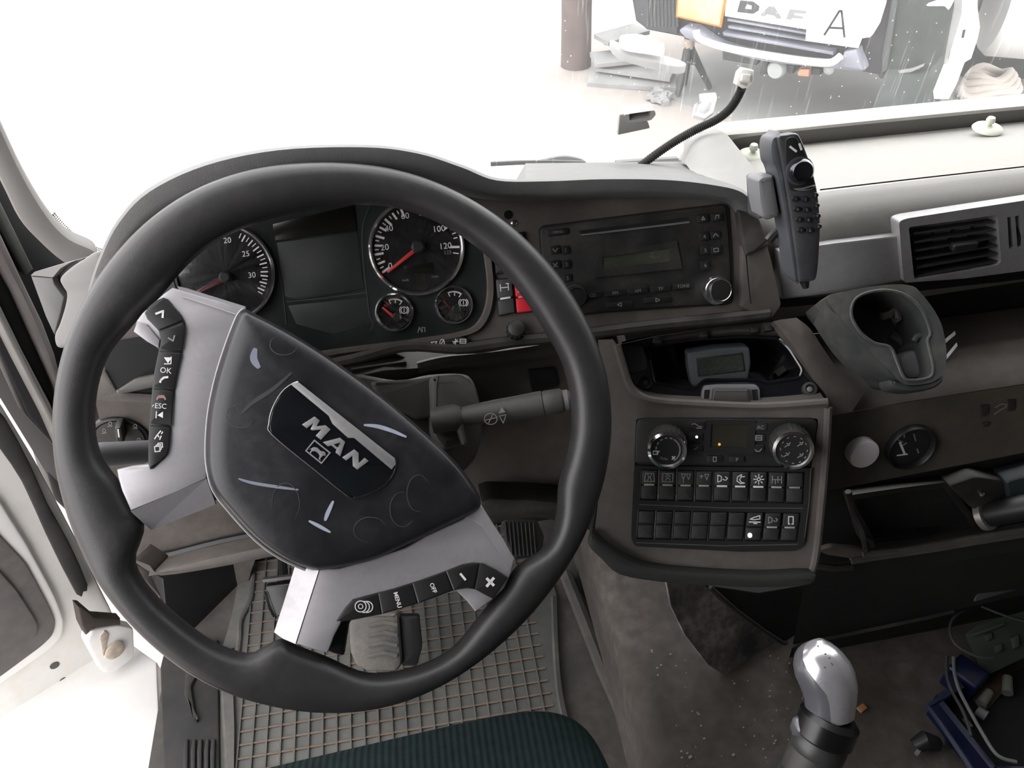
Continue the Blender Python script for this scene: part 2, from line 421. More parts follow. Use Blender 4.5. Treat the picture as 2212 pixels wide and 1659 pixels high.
# ---------------------------------------------------------------- planes
WN = -ray(718, 947)
WH = PL(at(718, 947, .69), WN)                       # steering wheel face
FA = PL(rel(0, .665, -.442), elev(33))               # instrument and radio fascia
KN = PL(rel(0, .67, -.62), elev(4))                  # knee panel
CO = PL(at(1570, 960, .845), elev(27, 19))           # centre console face, turned to the driver
ST = PL(at(1570, 800, .87), elev(58, 19))            # open tray above it
GL = PL(rel(0, .548, -.64), elev(13))                # glove panel face
TR_ = PL(rel(0, .652, -.49), elev(14))               # silver trim
LO = PL(rel(0, .55, -.86), elev(-3))                 # lower dark panel
FL = PL(rel(0, 0, -1.25), (0, 0, 1))                 # cab floor
TU = PL(rel(0, 0, -1.06), (0, 0, 1))                 # engine tunnel top
JA = PL(rel(-.50, .92, 0), (.62, -.78, 0))           # front edge of the door opening
DO = PL(rel(-.54, .93, 0), (.53, -.85, .0))          # the opened door
GR = PL(rel(0, 0, -2.62), (0, 0, 1))                 # yard outside
def YP(y): return PL(rel(0, y, 0), (0, -1, 0))
def yrow(y, pts): return [aty(px, py, y) for px, py in pts]

# ================================================================ setting
def struct(name, *a, fn=slab, **k):
    o = fn(name, *a, **k); o['kind'] = 'structure'; return o
def boxs(name, m, lo, hi, b=0, **k):
    c = [(lo[i]+hi[i])/2 for i in range(3)]; h = [(hi[i]-lo[i])/2 for i in range(3)]
    o = rbox(name, m, c, *h, b=b, **k); o['kind'] = 'structure'; return o
M_lin = mat('cab_lining', (.07,.066,.064), .85)
boxs('ground', M_ground, (-60, -30, -1.47), (60, 90, -1.37))
boxs('floor', M_floor, (-.505, -.6, -.09), (1.75, 1.02, 0))
boxs('ceiling', M_lin, (-.6, -1.1, 1.93), (1.85, .82, 1.99))
boxs('wall_back', M_lin, (-.6, -1.16, -.1), (1.85, -1.1, 1.99))
boxs('wall_front', M_black, (-.62, .985, -.12), (1.85, 1.03, .60))       # firewall under the windscreen
boxs('wall_right', M_lin, (1.80, -1.1, -.1), (1.86, 1.0, 1.99))  # unseen side, closed without a window to keep light off the lower right
boxs('wall_left', M_lin, (-.62, -1.1, -.1), (-.56, -.22, 1.99))
# engine tunnel, with a rounded long corner
rows = []
for y in (1.0, .62, .3, -.6):
    r = [V((.205, y, 0)), V((.203, y, .10))]
    for i in range(5):
        a = pi/2*i/4; r.append(V((.203+.03-.03*cos(a), y, .16+.03*sin(a))))
    r += [V((.6, y, .192)), V((1.75, y, .192))]; rows.append(r)
o = loft('engine_tunnel', M_tun, rows); o['kind'] = 'structure'
# rubber sill beside the mat and moulded channel by the tunnel
o = slab('trim_3', M_rub, FL, [(345,1440),(352,1659),(340,1760),(475,1760),(474,1659),(470,1380),(360,1380)], .0, .012, bev=.004); o['kind'] = 'structure'
rb = [(402,1600),(418,1600),(432,1600),(447,1600),(460,1600)]
for x, _ in rb: slab('rib', M_rub, FL, [(x-7,1622),(x-3,1596),(x+4,1596),(x+3,1659),(x+2,1690),(x-6,1690)], .010, .018, o, bev=.002)
slab('fold', M_rub, FL, rnd([(396,1500),(425,1560),(412,1480),(440,1430),(400,1440)], 8), .010, .020, o, bev=.004)
def ridge(name, m, pts, r, z=-1.25, parent=None): return tube(name, m, [atz(x, y, z) for x, y in pts], r, parent, n=8)
o = ridge('trim_4', M_floor, [(1222,1240),(1262,1340),(1305,1450),(1345,1540),(1385,1640),(1420,1730)], .012, -1.235); o['kind'] = 'structure'
o = ridge('trim_5', M_rub, [(1238,1255),(1281,1350),(1322,1455),(1361,1545),(1403,1640)], .006, -1.235); o['kind'] = 'structure'

# windscreen: dusty laminated glass
gm = bpy.data.materials.new('windscreen_glass'); gm.use_nodes = True; nt = gm.node_tree
for n in list(nt.nodes): nt.nodes.remove(n)
out = nt.nodes.new('ShaderNodeOutputMaterial'); tr = nt.nodes.new('ShaderNodeBsdfTransparent'); tr.inputs[0].default_value = (.93,.96,.95,1)
gl = nt.nodes.new('ShaderNodeBsdfGlossy'); gl.inputs['Roughness'].default_value = .03
df = nt.nodes.new('ShaderNodeBsdfTranslucent'); df.inputs[0].default_value = (.75,.76,.75,1)
fr = nt.nodes.new('ShaderNodeFresnel'); fr.inputs[0].default_value = 1.25
m1 = nt.nodes.new('ShaderNodeMixShader'); m2 = nt.nodes.new('ShaderNodeMixShader')
ge = nt.nodes.new('ShaderNodeNewGeometry')
mp = nt.nodes.new('ShaderNodeMapping'); mp.inputs['Rotation'].default_value = (0, radians(-24), 0); mp.inputs['Scale'].default_value = (330, 10, 11)
no = nt.nodes.new('ShaderNodeTexNoise'); no.inputs['Scale'].default_value = 1; no.inputs['Detail'].default_value = 4
nt.links.new(ge.outputs['Position'], mp.inputs[0]); nt.links.new(mp.outputs[0], no.inputs['Vector'])
rg = nt.nodes.new('ShaderNodeMapRange'); rg.inputs[1].default_value = .60; rg.inputs[2].default_value = .82; rg.inputs[3].default_value = .055; rg.inputs[4].default_value = .24
nt.links.new(no.outputs['Fac'], rg.inputs[0])
vo = nt.nodes.new('ShaderNodeTexVoronoi'); vo.inputs['Scale'].default_value = 95   # splashes of dried dirt
nt.links.new(ge.outputs['Position'], vo.inputs['Vector'])
rv = nt.nodes.new('ShaderNodeMapRange'); rv.inputs[1].default_value = .05; rv.inputs[2].default_value = .10; rv.inputs[3].default_value = .38; rv.inputs[4].default_value = 0
nt.links.new(vo.outputs['Distance'], rv.inputs[0])
ad = nt.nodes.new('ShaderNodeMath'); ad.operation = 'ADD'; ad.use_clamp = True
nt.links.new(rg.outputs[0], ad.inputs[0]); nt.links.new(rv.outputs[0], ad.inputs[1])
nt.links.new(fr.outputs[0], m1.inputs[0]); nt.links.new(tr.outputs[0], m1.inputs[1]); nt.links.new(gl.outputs[0], m1.inputs[2])
nt.links.new(ad.outputs[0], m2.inputs[0]); nt.links.new(m1.outputs[0], m2.inputs[1]); nt.links.new(df.outputs[0], m2.inputs[2])
nt.links.new(m2.outputs[0], out.inputs[0])
def glass(name, q):
    o = mk(name, q, [(0,1,2,3)], gm, smooth=False); o['kind'] = 'structure'; return o
glass('window_1', [V((-.42,.977,.60)), V((1.85,.977,.60)), V((1.85,.80,1.95)), V((-.42,.80,1.95))])
# black dotted edge of the screen and the pillar trim
PI_ = PL(rel(-.42, .93, -.4), (.35, -.93, .05))
o = slab('trim_6', M_pill, PI_, cr([(-260,-160),(-70,110),(0,268),(52,380),(105,468),(150,515),(207,543),(214,575),(190,594),(138,571),(86,526),(42,476),(0,392),(-120,160),(-340,-160)], 4), -.03, .0, bev=.008); o['kind'] = 'structure'
dots = MB()
PD = PL(rel(0, .935, 0), (0, -1, -.12))
for i, (x, y) in enumerate(cr([(112,466),(135,492),(160,515),(185,533),(215,544),(240,548)], 8, False)):
    for k in range(2): dots.add(*slab_geo(PD, ell(x+3*k+2, y-3*k-2, 1.5, n=5), 0, .001, 0))
o = dots.build('trim_7', M_black, smooth=False); o['kind'] = 'structure'

# front edge of the door opening: jamb, seals (each a strip of its own)
def strip(name, m, pts, h0, h1, plane=JA, bev=.004):
    o = slab(name, m, plane, pts, h0, h1, bev=bev); o['kind'] = 'structure'; return o
strip('trim_8', M_black, [(-120,130),(20,350),(80,460),(170,560),(150,640),(150,800),(150,1000),(60,900),(-60,640),(-160,400)], -.06, -.03)
strip('trim_9', mat('door_seal_grey', (.06,.068,.06), .7, dust=((.14,.14,.12), .5, 9)), [(-120,220),(0,432),(74,583),(56,598),(0,496),(-120,290)], -.03, -.012)
strip('trim_10', mat('grab_rail_grey', (.17,.155,.15), .55, dust=((.25,.23,.215), .6, 9)), [(-100,330),(0,497),(47,598),(96,700),(122,768),(138,830),(180,960),(150,950),(121,836),(34,640),(0,578),(-100,400)], -.03, .0, bev=.008)
strip('trim_11', M_rub, [(-100,410),(0,585),(34,648),(121,842),(170,985),(130,960),(112,876),(51,764),(0,660),(-100,480)], -.04, -.018)
strip('trim_12', mat('door_frame_grey', (.20,.195,.185), .5, dust=((.28,.26,.24), .6, 9)), [(-100,480),(0,655),(51,760),(112,876),(160,990),(150,1010),(109,915),(44,788),(0,699),(-100,520)], -.03, .004, bev=.006)

# lower sill: painted step outside the floor
o = slab('trim_13', M_paint, PL(rel(-.5,.4,-1.29),(0,0,1)), [(338,1430),(346,1620),(340,1800),(-200,1800),(-500,1500),(-100,1380),(200,1330)], -.05, 0, bev=.004); o['kind'] = 'structure'

# ================================================================ dashboard
DB = thing('dashboard', 'dusty brown-grey truck dashboard with hooded binnacle, tray, shelf and open lower compartment', 'dashboard', rel(.3, .75, -.9))
# hood over the instruments: back row, crest, front lip, inner row, fascia row
crest = cr([(196,800),(182,700),(188,640),(212,560),(252,478),(318,408),(440,350),(600,318),(790,312),(905,326),(1000,356),(1075,384),(1180,386),(1300,382),(1440,384),(1545,396),(1605,412),(1638,450)], 5, False)
def shift(pts, f): return [(x+f(i/(len(pts)-1))[0], y+f(i/(len(pts)-1))[1]) for i, (x, y) in enumerate([(p[0], p[1]) for p in pts])]
n = len(crest)
lipf = cr([(203,800),(196,705),(207,640),(234,575),(275,500),(345,438),(460,388),(610,350),(790,343),(900,356),(990,386),(1060,412),(1180,414),(1300,408),(1440,408),(1540,418),(1600,434),(1638,470)], 5, False)
inn = cr([(235,800),(228,720),(240,650),(268,580),(320,510),(400,455),(500,420),(620,395),(790,385),(890,398),(980,418),(1060,432),(1180,434),(1300,430),(1430,428),(1530,432),(1580,446),(1606,500)], 5, False)
back = [aty(p[0], p[1]+2, .70) for p in crest]
backrow = []
for p in crest:
    if p[0] > 1120: q = aty(p[0], min(p[1]-6, 353-(p[0]-1120)*.012) + max(0, p[0]-1480)*.35, .93)
    elif p[0] > 960: q = aty(p[0], p[1]+3, .90)
    else: q = aty(p[0]+(12 if p[0] < 300 else 0), p[1]+14, .90)
    backrow.append(q)
sil2 = [aty(p[0], p[1]+.5, .678) for p in crest]
mid = [aty((a[0]*.8+b[0]*.2), (a[1]*.8+b[1]*.2), .669) for a, b in zip(crest, lipf)]
lip = [aty(b[0], b[1], .667) for b in lipf]
lip2 = [aty((a[0]*.4+b[0]*.6), (a[1]*.4+b[1]*.6), .668) for a, b in zip(inn, lipf)]
inr = [FA.hit(p[0], p[1], .004) for p in inn]
loft('hood', M_hood, [backrow, back, sil2, mid, lip, lip2, inr], DB, sharp=60)
# fascia
fas = cr([(215,800),(212,720),(228,620),(270,540),(340,465),(450,405),(600,372),(800,362),(950,390),(1060,420),(1200,424),(1400,418),(1540,420)], 3, False) + [V((1612,440)),V((1640,500)),V((1668,664)),V((1660,688)),V((1400,716)),V((1222,738)),V((1110,750)),V((1040,764)),V((985,765)),V((900,756)),V((850,764)),V((700,790)),V((500,810)),V((300,800))]
CLUST = cr([(318,640),(345,560),(410,496),(560,440),(770,414),(920,414),(1000,445),(1038,510),(1052,580),(1054,640),(1040,688),(1005,716),(900,734),(760,752),(600,774),(470,784),(370,760),(330,710)], 4)
RADIO = rnd([(1163,490),(1400,460),(1572,440),(1580,560),(1583,656),(1420,666),(1300,675),(1182,690)], 14)
holed('fascia', M_dash, FA, [(p[0], p[1]) for p in fas], [[(p.x, p.y) for p in CLUST], [(p.x, p.y) for p in RADIO]], -.03, .0, DB, hd=-.025)
# lower brown lip of the fascia
tube('fascia_lip', M_dashd, [FA.hit(x, y, .002) for x, y in cr([(640,800),(760,776),(845,752),(900,746),(990,752),(1060,744),(1120,736),(1225,726),(1400,704),(1560,688),(1660,676)], 4, False)], .006, DB, n=8)
slab('fascia_end', M_dash, FA, rnd([(1604,500),(1636,470),(1650,500),(1668,560),(1690,660),(1668,690),(1600,664)], 8), -.02, .006, DB, bev=.003)
slab('corner_cover', M_dashd, FA, rnd([(1594,452),(1640,470),(1662,530),(1612,552),(1604,520)], 5), .0, .010, DB, bev=.002)
strokes('gap', M_void, FA, [[(1612,552),(1630,542),(1646,528),(1660,515)],[(1612,552),(1616,600),(1622,655)]], 3, .0105, DB)
lathe('screw_hole', M_void, FA.hit(1098,464,.0), FA.n, [(.0001,.0006),(.0042,.0006)], DB, seg=14)
lathe('screw', M_chrome, FA.hit(1110,482,.0), FA.n, [(.003,0),(.003,.001),(.0015,.0022)], DB, seg=10)
# sweep of the dash end at the left: light cover with side vent block
DE = PL(aty(170, 650, .735), (-.15, -.9, .42))
slab('end_cover', M_pill, DE, cr([(206,545),(180,560),(150,580),(128,602),(134,620),(142,634),(139,660),(126,702),(116,726),(123,751),(150,750),(220,735),(240,660),(232,590),(222,560)], 4), -.05, .0, DB, bev=.003)
slab('end_block_top', M_pill, DE, [(66,595),(75,587),(140,569),(153,566),(130,580),(114,599)], -.06, -.012, DB, bev=.0)
slab('end_gap', M_black, DE, [(110,600),(150,566),(180,558),(150,600),(146,660),(120,730),(116,640)], -.07, -.022, DB, bev=0)
slab('end_block_face', mat('end_block_grey', (.135,.13,.13), .5), DE, [(66,597),(113,600),(117,614),(138,642),(131,676),(117,724),(98,684)], -.06, -.012, DB, bev=.0015)
# knee panel under the fascia
kn = cr([(205,862),(330,862),(470,872),(640,840),(830,800)], 3, False) + cr([(905,795),(960,780),(1040,772),(1130,758),(1222,742)], 3, False) + [V((1310,736)),V((1330,860)),V((1310,1000)),V((1296,1135))] + cr([(1240,1108),(1160,1098),(1050,1112),(880,1130),(700,1148),(480,1192),(325,1218)], 3, False) + [V((286,1212)),V((286,1160)),V((240,1020))]
holed('knee_panel', M_dash, KN, [(p[0], p[1]) for p in kn], [], -.03, 0, DB)
tube('knee_panel_edge', M_dash, [KN.hit(x, y, .004) for x, y in cr([(905,797),(960,784),(1040,776),(1130,764),(1222,748),(1300,740)], 4, False)], .008, DB, n=8)
slab('footwell_lip', M_dash, PL(KN.o, elev(35)), cr([(292,1206),(330,1230),(345,1232),(480,1200),(620,1172),(760,1150),(900,1134),(900,1150),(760,1172),(620,1198),(480,1226),(345,1246),(318,1228),(288,1216)], 3), -.03, .02, DB, bev=.004)
slab('footwell_lip_dark', M_dashd, PL(KN.o, elev(10)), cr([(1040,1085),(1110,1080),(1200,1086),(1296,1105),(1292,1150),(1240,1138),(1160,1120),(1080,1130),(1040,1150)], 3), -.02, .02, DB, bev=.004)
tube('gap_seal', M_black, [KN.hit(x, y, .006) for x, y in cr([(300,1200),(345,1205),(480,1172),(620,1146),(760,1130),(900,1115)], 4, False)], .006, DB, n=8)
slab('knee_vent_slot', M_black, KN, rnd([(1140,800),(1200,795),(1208,835),(1150,850)], 6), 0, .003, DB, bev=.001)
# dark slot with louvres between fascia and knee panel
slab('slot', M_black, PL(KN.o+V((0,.03,0)), KN.n), rnd([(560,800),(780,770),(850,762),(880,775),(900,800),(895,830),(700,850),(560,860)], 6), -.02, .01, DB)
for k in range(3): tube('louvre', M_dashd, [KN.hit(760+k*4, 800+k*12, -.01), KN.hit(878, 783+k*12, -.01)], .003, DB, n=6)
# near-black slab paints in a hollow's shade at the left, with a pale beam
slab('recess_shade', M_void, FA, rnd([(214,742),(300,728),(420,730),(420,846),(300,850),(250,845),(226,800)], 6), -.005, .006, DB)
slab('recess_lip', M_dash, FA, rnd([(206,800),(226,798),(252,846),(330,852),(330,872),(206,866)], 3), -.005, .008, DB)
slab('beam', M_stalk, FA, rnd([(246,846),(290,818),(340,808),(420,806),(420,836),(330,838),(262,852)], 4), .004, .016, DB, bev=.003)

# centre console
con = [V((1292,734)),V((1324,734))] + cr([(1332,745),(1345,788),(1358,828),(1378,852),(1420,866),(1525,873),(1650,877),(1786,869)], 3, False) + [V((1790,905)),V((1778,1050)),V((1762,1200)),V((1752,1238)),V((1640,1240)),V((1500,1233)),V((1400,1222)),V((1346,1200)),V((1304,1172)),V((1284,1150)),V((1296,1050)),V((1312,900)),V((1300,800))]
holed('console_face', M_dash, CO, [(p[0], p[1]) for p in con], [rnd([(1374,904),(1768,904),(1753,1010),(1738,1176),(1722,1190),(1600,1192),(1371,1180),(1363,1162),(1370,1006)], 8)], -.10, 0, DB, hd=-.03)
tube('console_edge', M_dash, [CO.hit(x, y, .0) for x, y in cr([(1332,745),(1345,788),(1358,828),(1378,852),(1420,866),(1525,873),(1650,877),(1788,868)], 4, False)], .004, DB, n=8)
tube('console_edge', M_dash, [CO.hit(x, y, .0) for x, y in cr([(1789,880),(1786,950),(1777,1060),(1764,1190),(1753,1236)], 4, False)], .004, DB, n=8)
slab('console_foot', M_low, CO, cr([(1278,1152),(1302,1174),(1346,1203),(1400,1225),(1500,1236),(1640,1243),(1752,1240),(1750,1266),(1640,1272),(1537,1268),(1425,1260),(1338,1244),(1300,1212),(1270,1180)], 3), -.09, .012, DB, bev=.004)
# shoulder running down from the fascia to the console, beside the cup holder
SH = PL(at(1740, 790, .87), elev(40, 0))
loft('shoulder', M_dash, [[SH.hit(x, y, h) for x, y in cr(L, 4, False)] for L, h in (
    ([(1664,704),(1690,735),(1722,780),(1752,830),(1776,862),(1780,900)], -.02),
    ([(1670,694),(1696,724),(1730,772),(1762,824),(1786,858),(1788,900)], .0),
    ([(1688,690),(1716,720),(1752,768),(1790,820),(1832,862),(1840,890)], .002),
    ([(1720,686),(1750,710),(1778,752),(1812,800),(1850,832),(1870,845)], -.006))], DB, sharp=60)

# dash right of the console: lofted profile with feature lines followed along the dash
def prow(y, pts, on=True):   # a feature line along the dash; it runs on to the far cab wall
    r = yrow(y, cr(pts, 4, False)); e = r[-1]
    return r + ([V((1.79, e.y, e.z))] if pts[-1][0] > 2300 else [])
tray = [prow(.925, [(1462,340),(1496,282),(1530,268),(1640,257),(1800,242),(2000,222),(2212,203),(2420,186)]),
        prow(.905, [(1470,345),(1506,290),(1545,276),(1640,266),(1800,252),(2000,233),(2212,214),(2420,197)]),
        prow(.890, [(1500,352),(1552,300),(1572,292),(1640,286),(1800,269),(2000,249),(2212,229),(2420,212)]),
        prow(.889, [(1530,360),(1578,310),(1590,300),(1640,292),(1800,275),(2000,256),(2212,236),(2420,219)]),
        prow(.893, [(1560,372),(1605,330),(1616,322),(1660,318),(1800,303),(2000,282),(2212,261),(2420,243)]),
        prow(.890, [(1562,374),(1607,332),(1618,324),(1662,320),(1800,305),(2000,285),(2212,263),(2420,246)])]
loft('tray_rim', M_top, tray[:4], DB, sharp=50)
loft('tray_wall', mat('tray_wall_shade_grey', (.17,.172,.16), .6, dust=((.22,.21,.19), .5, 12)), tray[3:], DB, sharp=50)  # wall faces away from the windscreen; its shade is put into this darker grey
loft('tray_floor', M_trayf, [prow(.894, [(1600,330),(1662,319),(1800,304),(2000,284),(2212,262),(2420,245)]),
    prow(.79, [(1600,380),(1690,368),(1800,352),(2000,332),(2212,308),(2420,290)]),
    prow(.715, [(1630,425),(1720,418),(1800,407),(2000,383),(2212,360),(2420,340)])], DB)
# end wall of the tray, sloping down to the radio hood
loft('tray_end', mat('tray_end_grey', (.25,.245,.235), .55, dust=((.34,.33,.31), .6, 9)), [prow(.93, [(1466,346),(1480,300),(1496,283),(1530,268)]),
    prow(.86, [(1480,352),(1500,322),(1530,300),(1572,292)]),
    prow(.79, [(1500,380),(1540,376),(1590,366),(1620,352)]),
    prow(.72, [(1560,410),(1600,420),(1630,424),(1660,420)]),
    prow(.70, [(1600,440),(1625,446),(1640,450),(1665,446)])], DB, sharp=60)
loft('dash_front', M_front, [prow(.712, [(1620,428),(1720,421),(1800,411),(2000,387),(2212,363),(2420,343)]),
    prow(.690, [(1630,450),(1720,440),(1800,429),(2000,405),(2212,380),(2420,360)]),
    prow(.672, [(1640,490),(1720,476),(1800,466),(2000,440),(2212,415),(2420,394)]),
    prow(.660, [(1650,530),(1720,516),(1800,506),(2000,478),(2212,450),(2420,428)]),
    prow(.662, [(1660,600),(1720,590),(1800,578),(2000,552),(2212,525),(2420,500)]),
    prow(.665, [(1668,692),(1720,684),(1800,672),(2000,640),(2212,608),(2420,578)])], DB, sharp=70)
strokes('gap', M_void, YP(.7), [[(1772,410),(1900,395),(2000,383.5),(2212,360),(2420,340)]], 3, -.001, DB)
# recessed band and shelf below
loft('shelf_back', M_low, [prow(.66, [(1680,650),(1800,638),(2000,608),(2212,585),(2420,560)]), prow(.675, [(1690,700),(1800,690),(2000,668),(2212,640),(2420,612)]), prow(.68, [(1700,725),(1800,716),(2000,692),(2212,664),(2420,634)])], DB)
loft('shelf', M_dash, [prow(.682, [(1700,725),(1800,714),(2000,690),(2212,662),(2420,632)]), prow(.63, [(1740,775),(1830,765),(2000,742),(2212,712),(2420,682)]),
    prow(.592, [(1775,820),(1850,815),(2000,790),(2212,757),(2420,724)]), prow(.578, [(1788,850),(1850,842),(2000,812),(2212,778),(2420,744)]), prow(.560, [(1790,880),(1860,872),(2000,848),(2212,815),(2420,780)]),
    prow(.556, [(1790,895),(1860,885),(2000,861),(2212,829),(2420,795)])], DB, sharp=60)
holed('glove_panel', mat('glove_panel_plastic', (.085,.076,.062), .62, dust=((.17,.15,.115), .8, 8), bump=(900,.15)), GL, [(1790,897),(1860,887),(2000,863),(2212,831),(2440,795),(3100,680),(3100,782),(2440,930),(2212,978),(2000,1019),(1780,1062)], [], -.02, 0, DB)
for (x, y) in ((2128,905),(2186,893),(2128,920)): slab('mount_pad', M_blackd, GL, [(x-8,y-28),(x+8,y-30),(x+6,y-6),(x-9,y-4)] if y != 920 else [(2124,915),(2137,912),(2136,921),(2124,923)], 0, .002, DB, bev=.0005)
strokes('clip_print', M_dim, GL, [[(2150,880),(2165,872),(2180,875)],[(2148,895),(2160,886),(2172,880),(2182,868)]], 2.5, .0008, DB)

# open compartment below the glove panel
CP = PL(rel(0, .60, -.76), elev(12))
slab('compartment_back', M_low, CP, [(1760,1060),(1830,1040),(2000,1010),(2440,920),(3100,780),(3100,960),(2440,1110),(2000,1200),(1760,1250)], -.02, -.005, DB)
holed('ashtray_frame', M_blackd, CP, rnd([(1832,1073),(1846,1068),(1944,1054),(2050,1041),(2120,1140),(2104,1160),(2010,1175),(1880,1192),(1862,1170)], 6), [rnd([(1842,1080),(1945,1064),(2042,1054),(2108,1142),(2060,1152),(1888,1164)], 6)], -.01, .010, DB, hd=-.06, floor=True)
for P in ([(1832,1062),(1842,1100),(1862,1140),(1872,1190)], [(1866,1160),(1880,1168),(1884,1180)]): tube('bracket', M_sheet if P[0][0] == 0 else M_blackd, [CP.hit(x, y, .034) for x, y in P], .004, DB, n=6)
slab('side_plate', M_dashd, CP, rnd([(2050,1050),(2110,1030),(2178,1040),(2184,1090),(2130,1110),(2100,1100)], 8), .0, .02, DB, bev=.004)
slab('blue_grey_cover', mat('blue_grey_plastic', (.035,.05,.055), .5), CP, rnd([(2176,1042),(2240,1025),(2300,1020),(2300,1085),(2184,1094)], 8), .0, .028, DB, bev=.004)
lathe('bolt', M_chrome, CP.hit(2119,1066,.02), CP.n, [(.0035,0),(.0035,.003),(.001,.005)], DB, seg=10)
slab('pin', M_chrome, CP, rnd([(2006,1137),(2034,1134),(2038,1142),(2010,1146)], 3), -.05, -.03, DB, bev=.001)
# bottom rails
RL = PL(rel(0, .555, -.84), elev(30))
M_rail = mat('rail_plastic', (.10,.10,.095), .45, dust=((.19,.165,.14), .7, 30))
tube('rail', M_rail, [RL.hit(x, y, 0) for x, y in cr([(1838,1212),(1900,1202),(2000,1188),(2120,1168),(2212,1154),(2420,1120),(3100,1000)], 3, False)], .0045, DB, n=8)
tube('rail', M_rail, [RL.hit(x, y, 0) for x, y in cr([(1862,1198),(1940,1190),(2040,1174),(2140,1156),(2212,1144),(2420,1108),(3100,988)], 3, False)], .0045, DB, n=8)
tube('rail', M_dashd, [RL.hit(x, y, .002) for x, y in [(1756,1222),(1800,1228),(1842,1225)]], .004, DB, n=8)
slab('rail_plate', M_dash, RL, rnd([(1766,1190),(1800,1180),(1850,1184),(1900,1196),(1860,1210),(1830,1206),(1790,1200)], 5), -.01, .0, DB, bev=.002)
slab('rail_shelf', M_dashd, RL, [(1850,1200),(1880,1186),(2000,1172),(2120,1150),(2212,1128),(2420,1085),(3100,940),(3100,990),(2420,1110),(2212,1150),(2000,1186)], -.02, -.004, DB)
# lower dark panels down to the tunnel
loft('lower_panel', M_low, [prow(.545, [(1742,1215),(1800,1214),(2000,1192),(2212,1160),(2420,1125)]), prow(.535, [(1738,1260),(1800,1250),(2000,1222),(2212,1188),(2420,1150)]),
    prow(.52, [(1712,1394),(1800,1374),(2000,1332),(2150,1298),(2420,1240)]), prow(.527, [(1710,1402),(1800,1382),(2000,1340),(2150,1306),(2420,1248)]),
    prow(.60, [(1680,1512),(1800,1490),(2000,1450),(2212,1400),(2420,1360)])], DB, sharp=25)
tube('panel_crease', M_dashd, [aty(x, y, .518) for x, y in [(1712,1396),(1800,1377),(1900,1356),(2000,1335),(2060,1321)]], .0025, DB, n=6)
for q in ([(2112,1276),(2124,1268),(2212,1250),(2300,1235),(2212,1270),(2106,1300)], [(2145,1236),(2212,1222),(2212,1225),(2150,1241)]):
    slab('panel_handle', mat('handle_grey_green', (.075,.085,.078), .6), PL(aty(2150,1280,.525), elev(25)), q, -.01, .004, DB, bev=.001)
# panels beside the console foot
PB = PL(aty(1560, 1350, .56), elev(22, -22))
slab('foot_panel', mat('kick_panel', (.032,.034,.036), .6, dust=((.26,.235,.22), .95, 11), bump=(300,.2)), PB, [(1440,1258),(1530,1262),(1560,1300),(1640,1358),(1712,1394),(1672,1512),(1620,1494),(1530,1436),(1480,1372),(1450,1310)], -.004, 0, DB, bev=.0)
slab('foot_panel_upper', M_low, PB, [(1524,1264),(1640,1280),(1748,1262),(1716,1396),(1640,1360),(1560,1300)], -.02, .006, DB, bev=.003)
tube('panel_crease', M_dashd, [PB.hit(x, y, .008) for x, y in [(1534,1268),(1590,1318),(1650,1362),(1690,1388),(1712,1394)]], .003, DB, n=6)
# ================================================================ steering wheel
SW = thing('steering_wheel', 'large black steering wheel with silver button spokes, turned part way round', 'steering wheel', WH.o - WN*.03)
inner_px = [(760,440),(855,446),(925,468),(981,497),(1064,560),(1130,640),(1175,710),(1215,780),(1233,846),(1236,931),(1222,1000),(1206,1045),(1206,1081),(1205,1112),(1190,1166),(1165,1198),(1120,1215),(1060,1300),(1019,1353),(993,1388),(958,1417),(906,1440),(849,1454),(791,1457),(748,1440),(707,1418),(638,1392),(592,1368),(573,1402),(543,1416),(516,1410),(469,1393),(398,1343),(331,1282),(297,1235),(287,1208),(292,1184),(310,1160),(321,1146),(290,1100),(254,1028),(228,1007),(207,955),(203,903),(207,845),(219,799),(238,755),(275,715),(310,675),(349,638),(392,585),(445,535),(530,490),(640,458)]
outer_px = [(720,356),(850,368),(980,415),(1100,490),(1200,590),(1268,700),(1308,810),(1319,900),(1308,1010),(1275,1120),(1220,1225),(1140,1330),(1040,1420),(930,1490),(830,1525),(740,1538),(640,1532),(520,1505),(400,1445),(290,1350),(210,1250),(155,1130),(125,1020),(117,940),(122,850),(145,740),(190,640),(260,540),(350,455),(470,390),(600,360)]
def polar(pts):
    L = sorted((atan2(q.y, q.x), q.length) for q in (WH.uv(p[0], p[1], -.012) for p in pts))
    return [(L[-1][0]-2*pi, L[-1][1])] + L + [(L[0][0]+2*pi, L[0][1])]
pin, pout = polar(inner_px), polar(outer_px)
def rad(P, a):
    for (a0, r0), (a1, r1) in zip(P[:-1], P[1:]):
        if a0 <= a <= a1: return r0 + (r1-r0)*(a-a0)/max(1e-9, a1-a0)
NA = 180; angs = [-pi + 2*pi*i/NA for i in range(NA)]
ri = [rad(pin, a) for a in angs]; ro_ = [rad(pout, a) for a in angs]
def smooth(L, k): return [sum(L[(i+j)%len(L)] for j in range(-k, k+1))/(2*k+1) for i in range(len(L))]
ri = smooth(ri, 1); ro_ = smooth(ro_, 4)
vs, fs = [], []; NS = 18
for i, a in enumerate(angs):
    c, hw = (ri[i]+ro_[i])/2, (ro_[i]-ri[i])/2
    for j in range(NS):
        t = 2*pi*j/NS; e = .82
        x = c + hw*(abs(cos(t))**e)*(1 if cos(t) >= 0 else -1); z = .0165*(abs(sin(t))**e)*(1 if sin(t) >= 0 else -1)
        vs.append(WH.w((x*cos(a), x*sin(a)), z - .012))
for i in range(NA):
    k = (i+1)%NA
    for j in range(NS):
        l = (j+1)%NS; fs.append((i*NS+j, k*NS+j, k*NS+l, i*NS+l))
mk('rim', vs, fs, M_rim, SW, sharp=80)
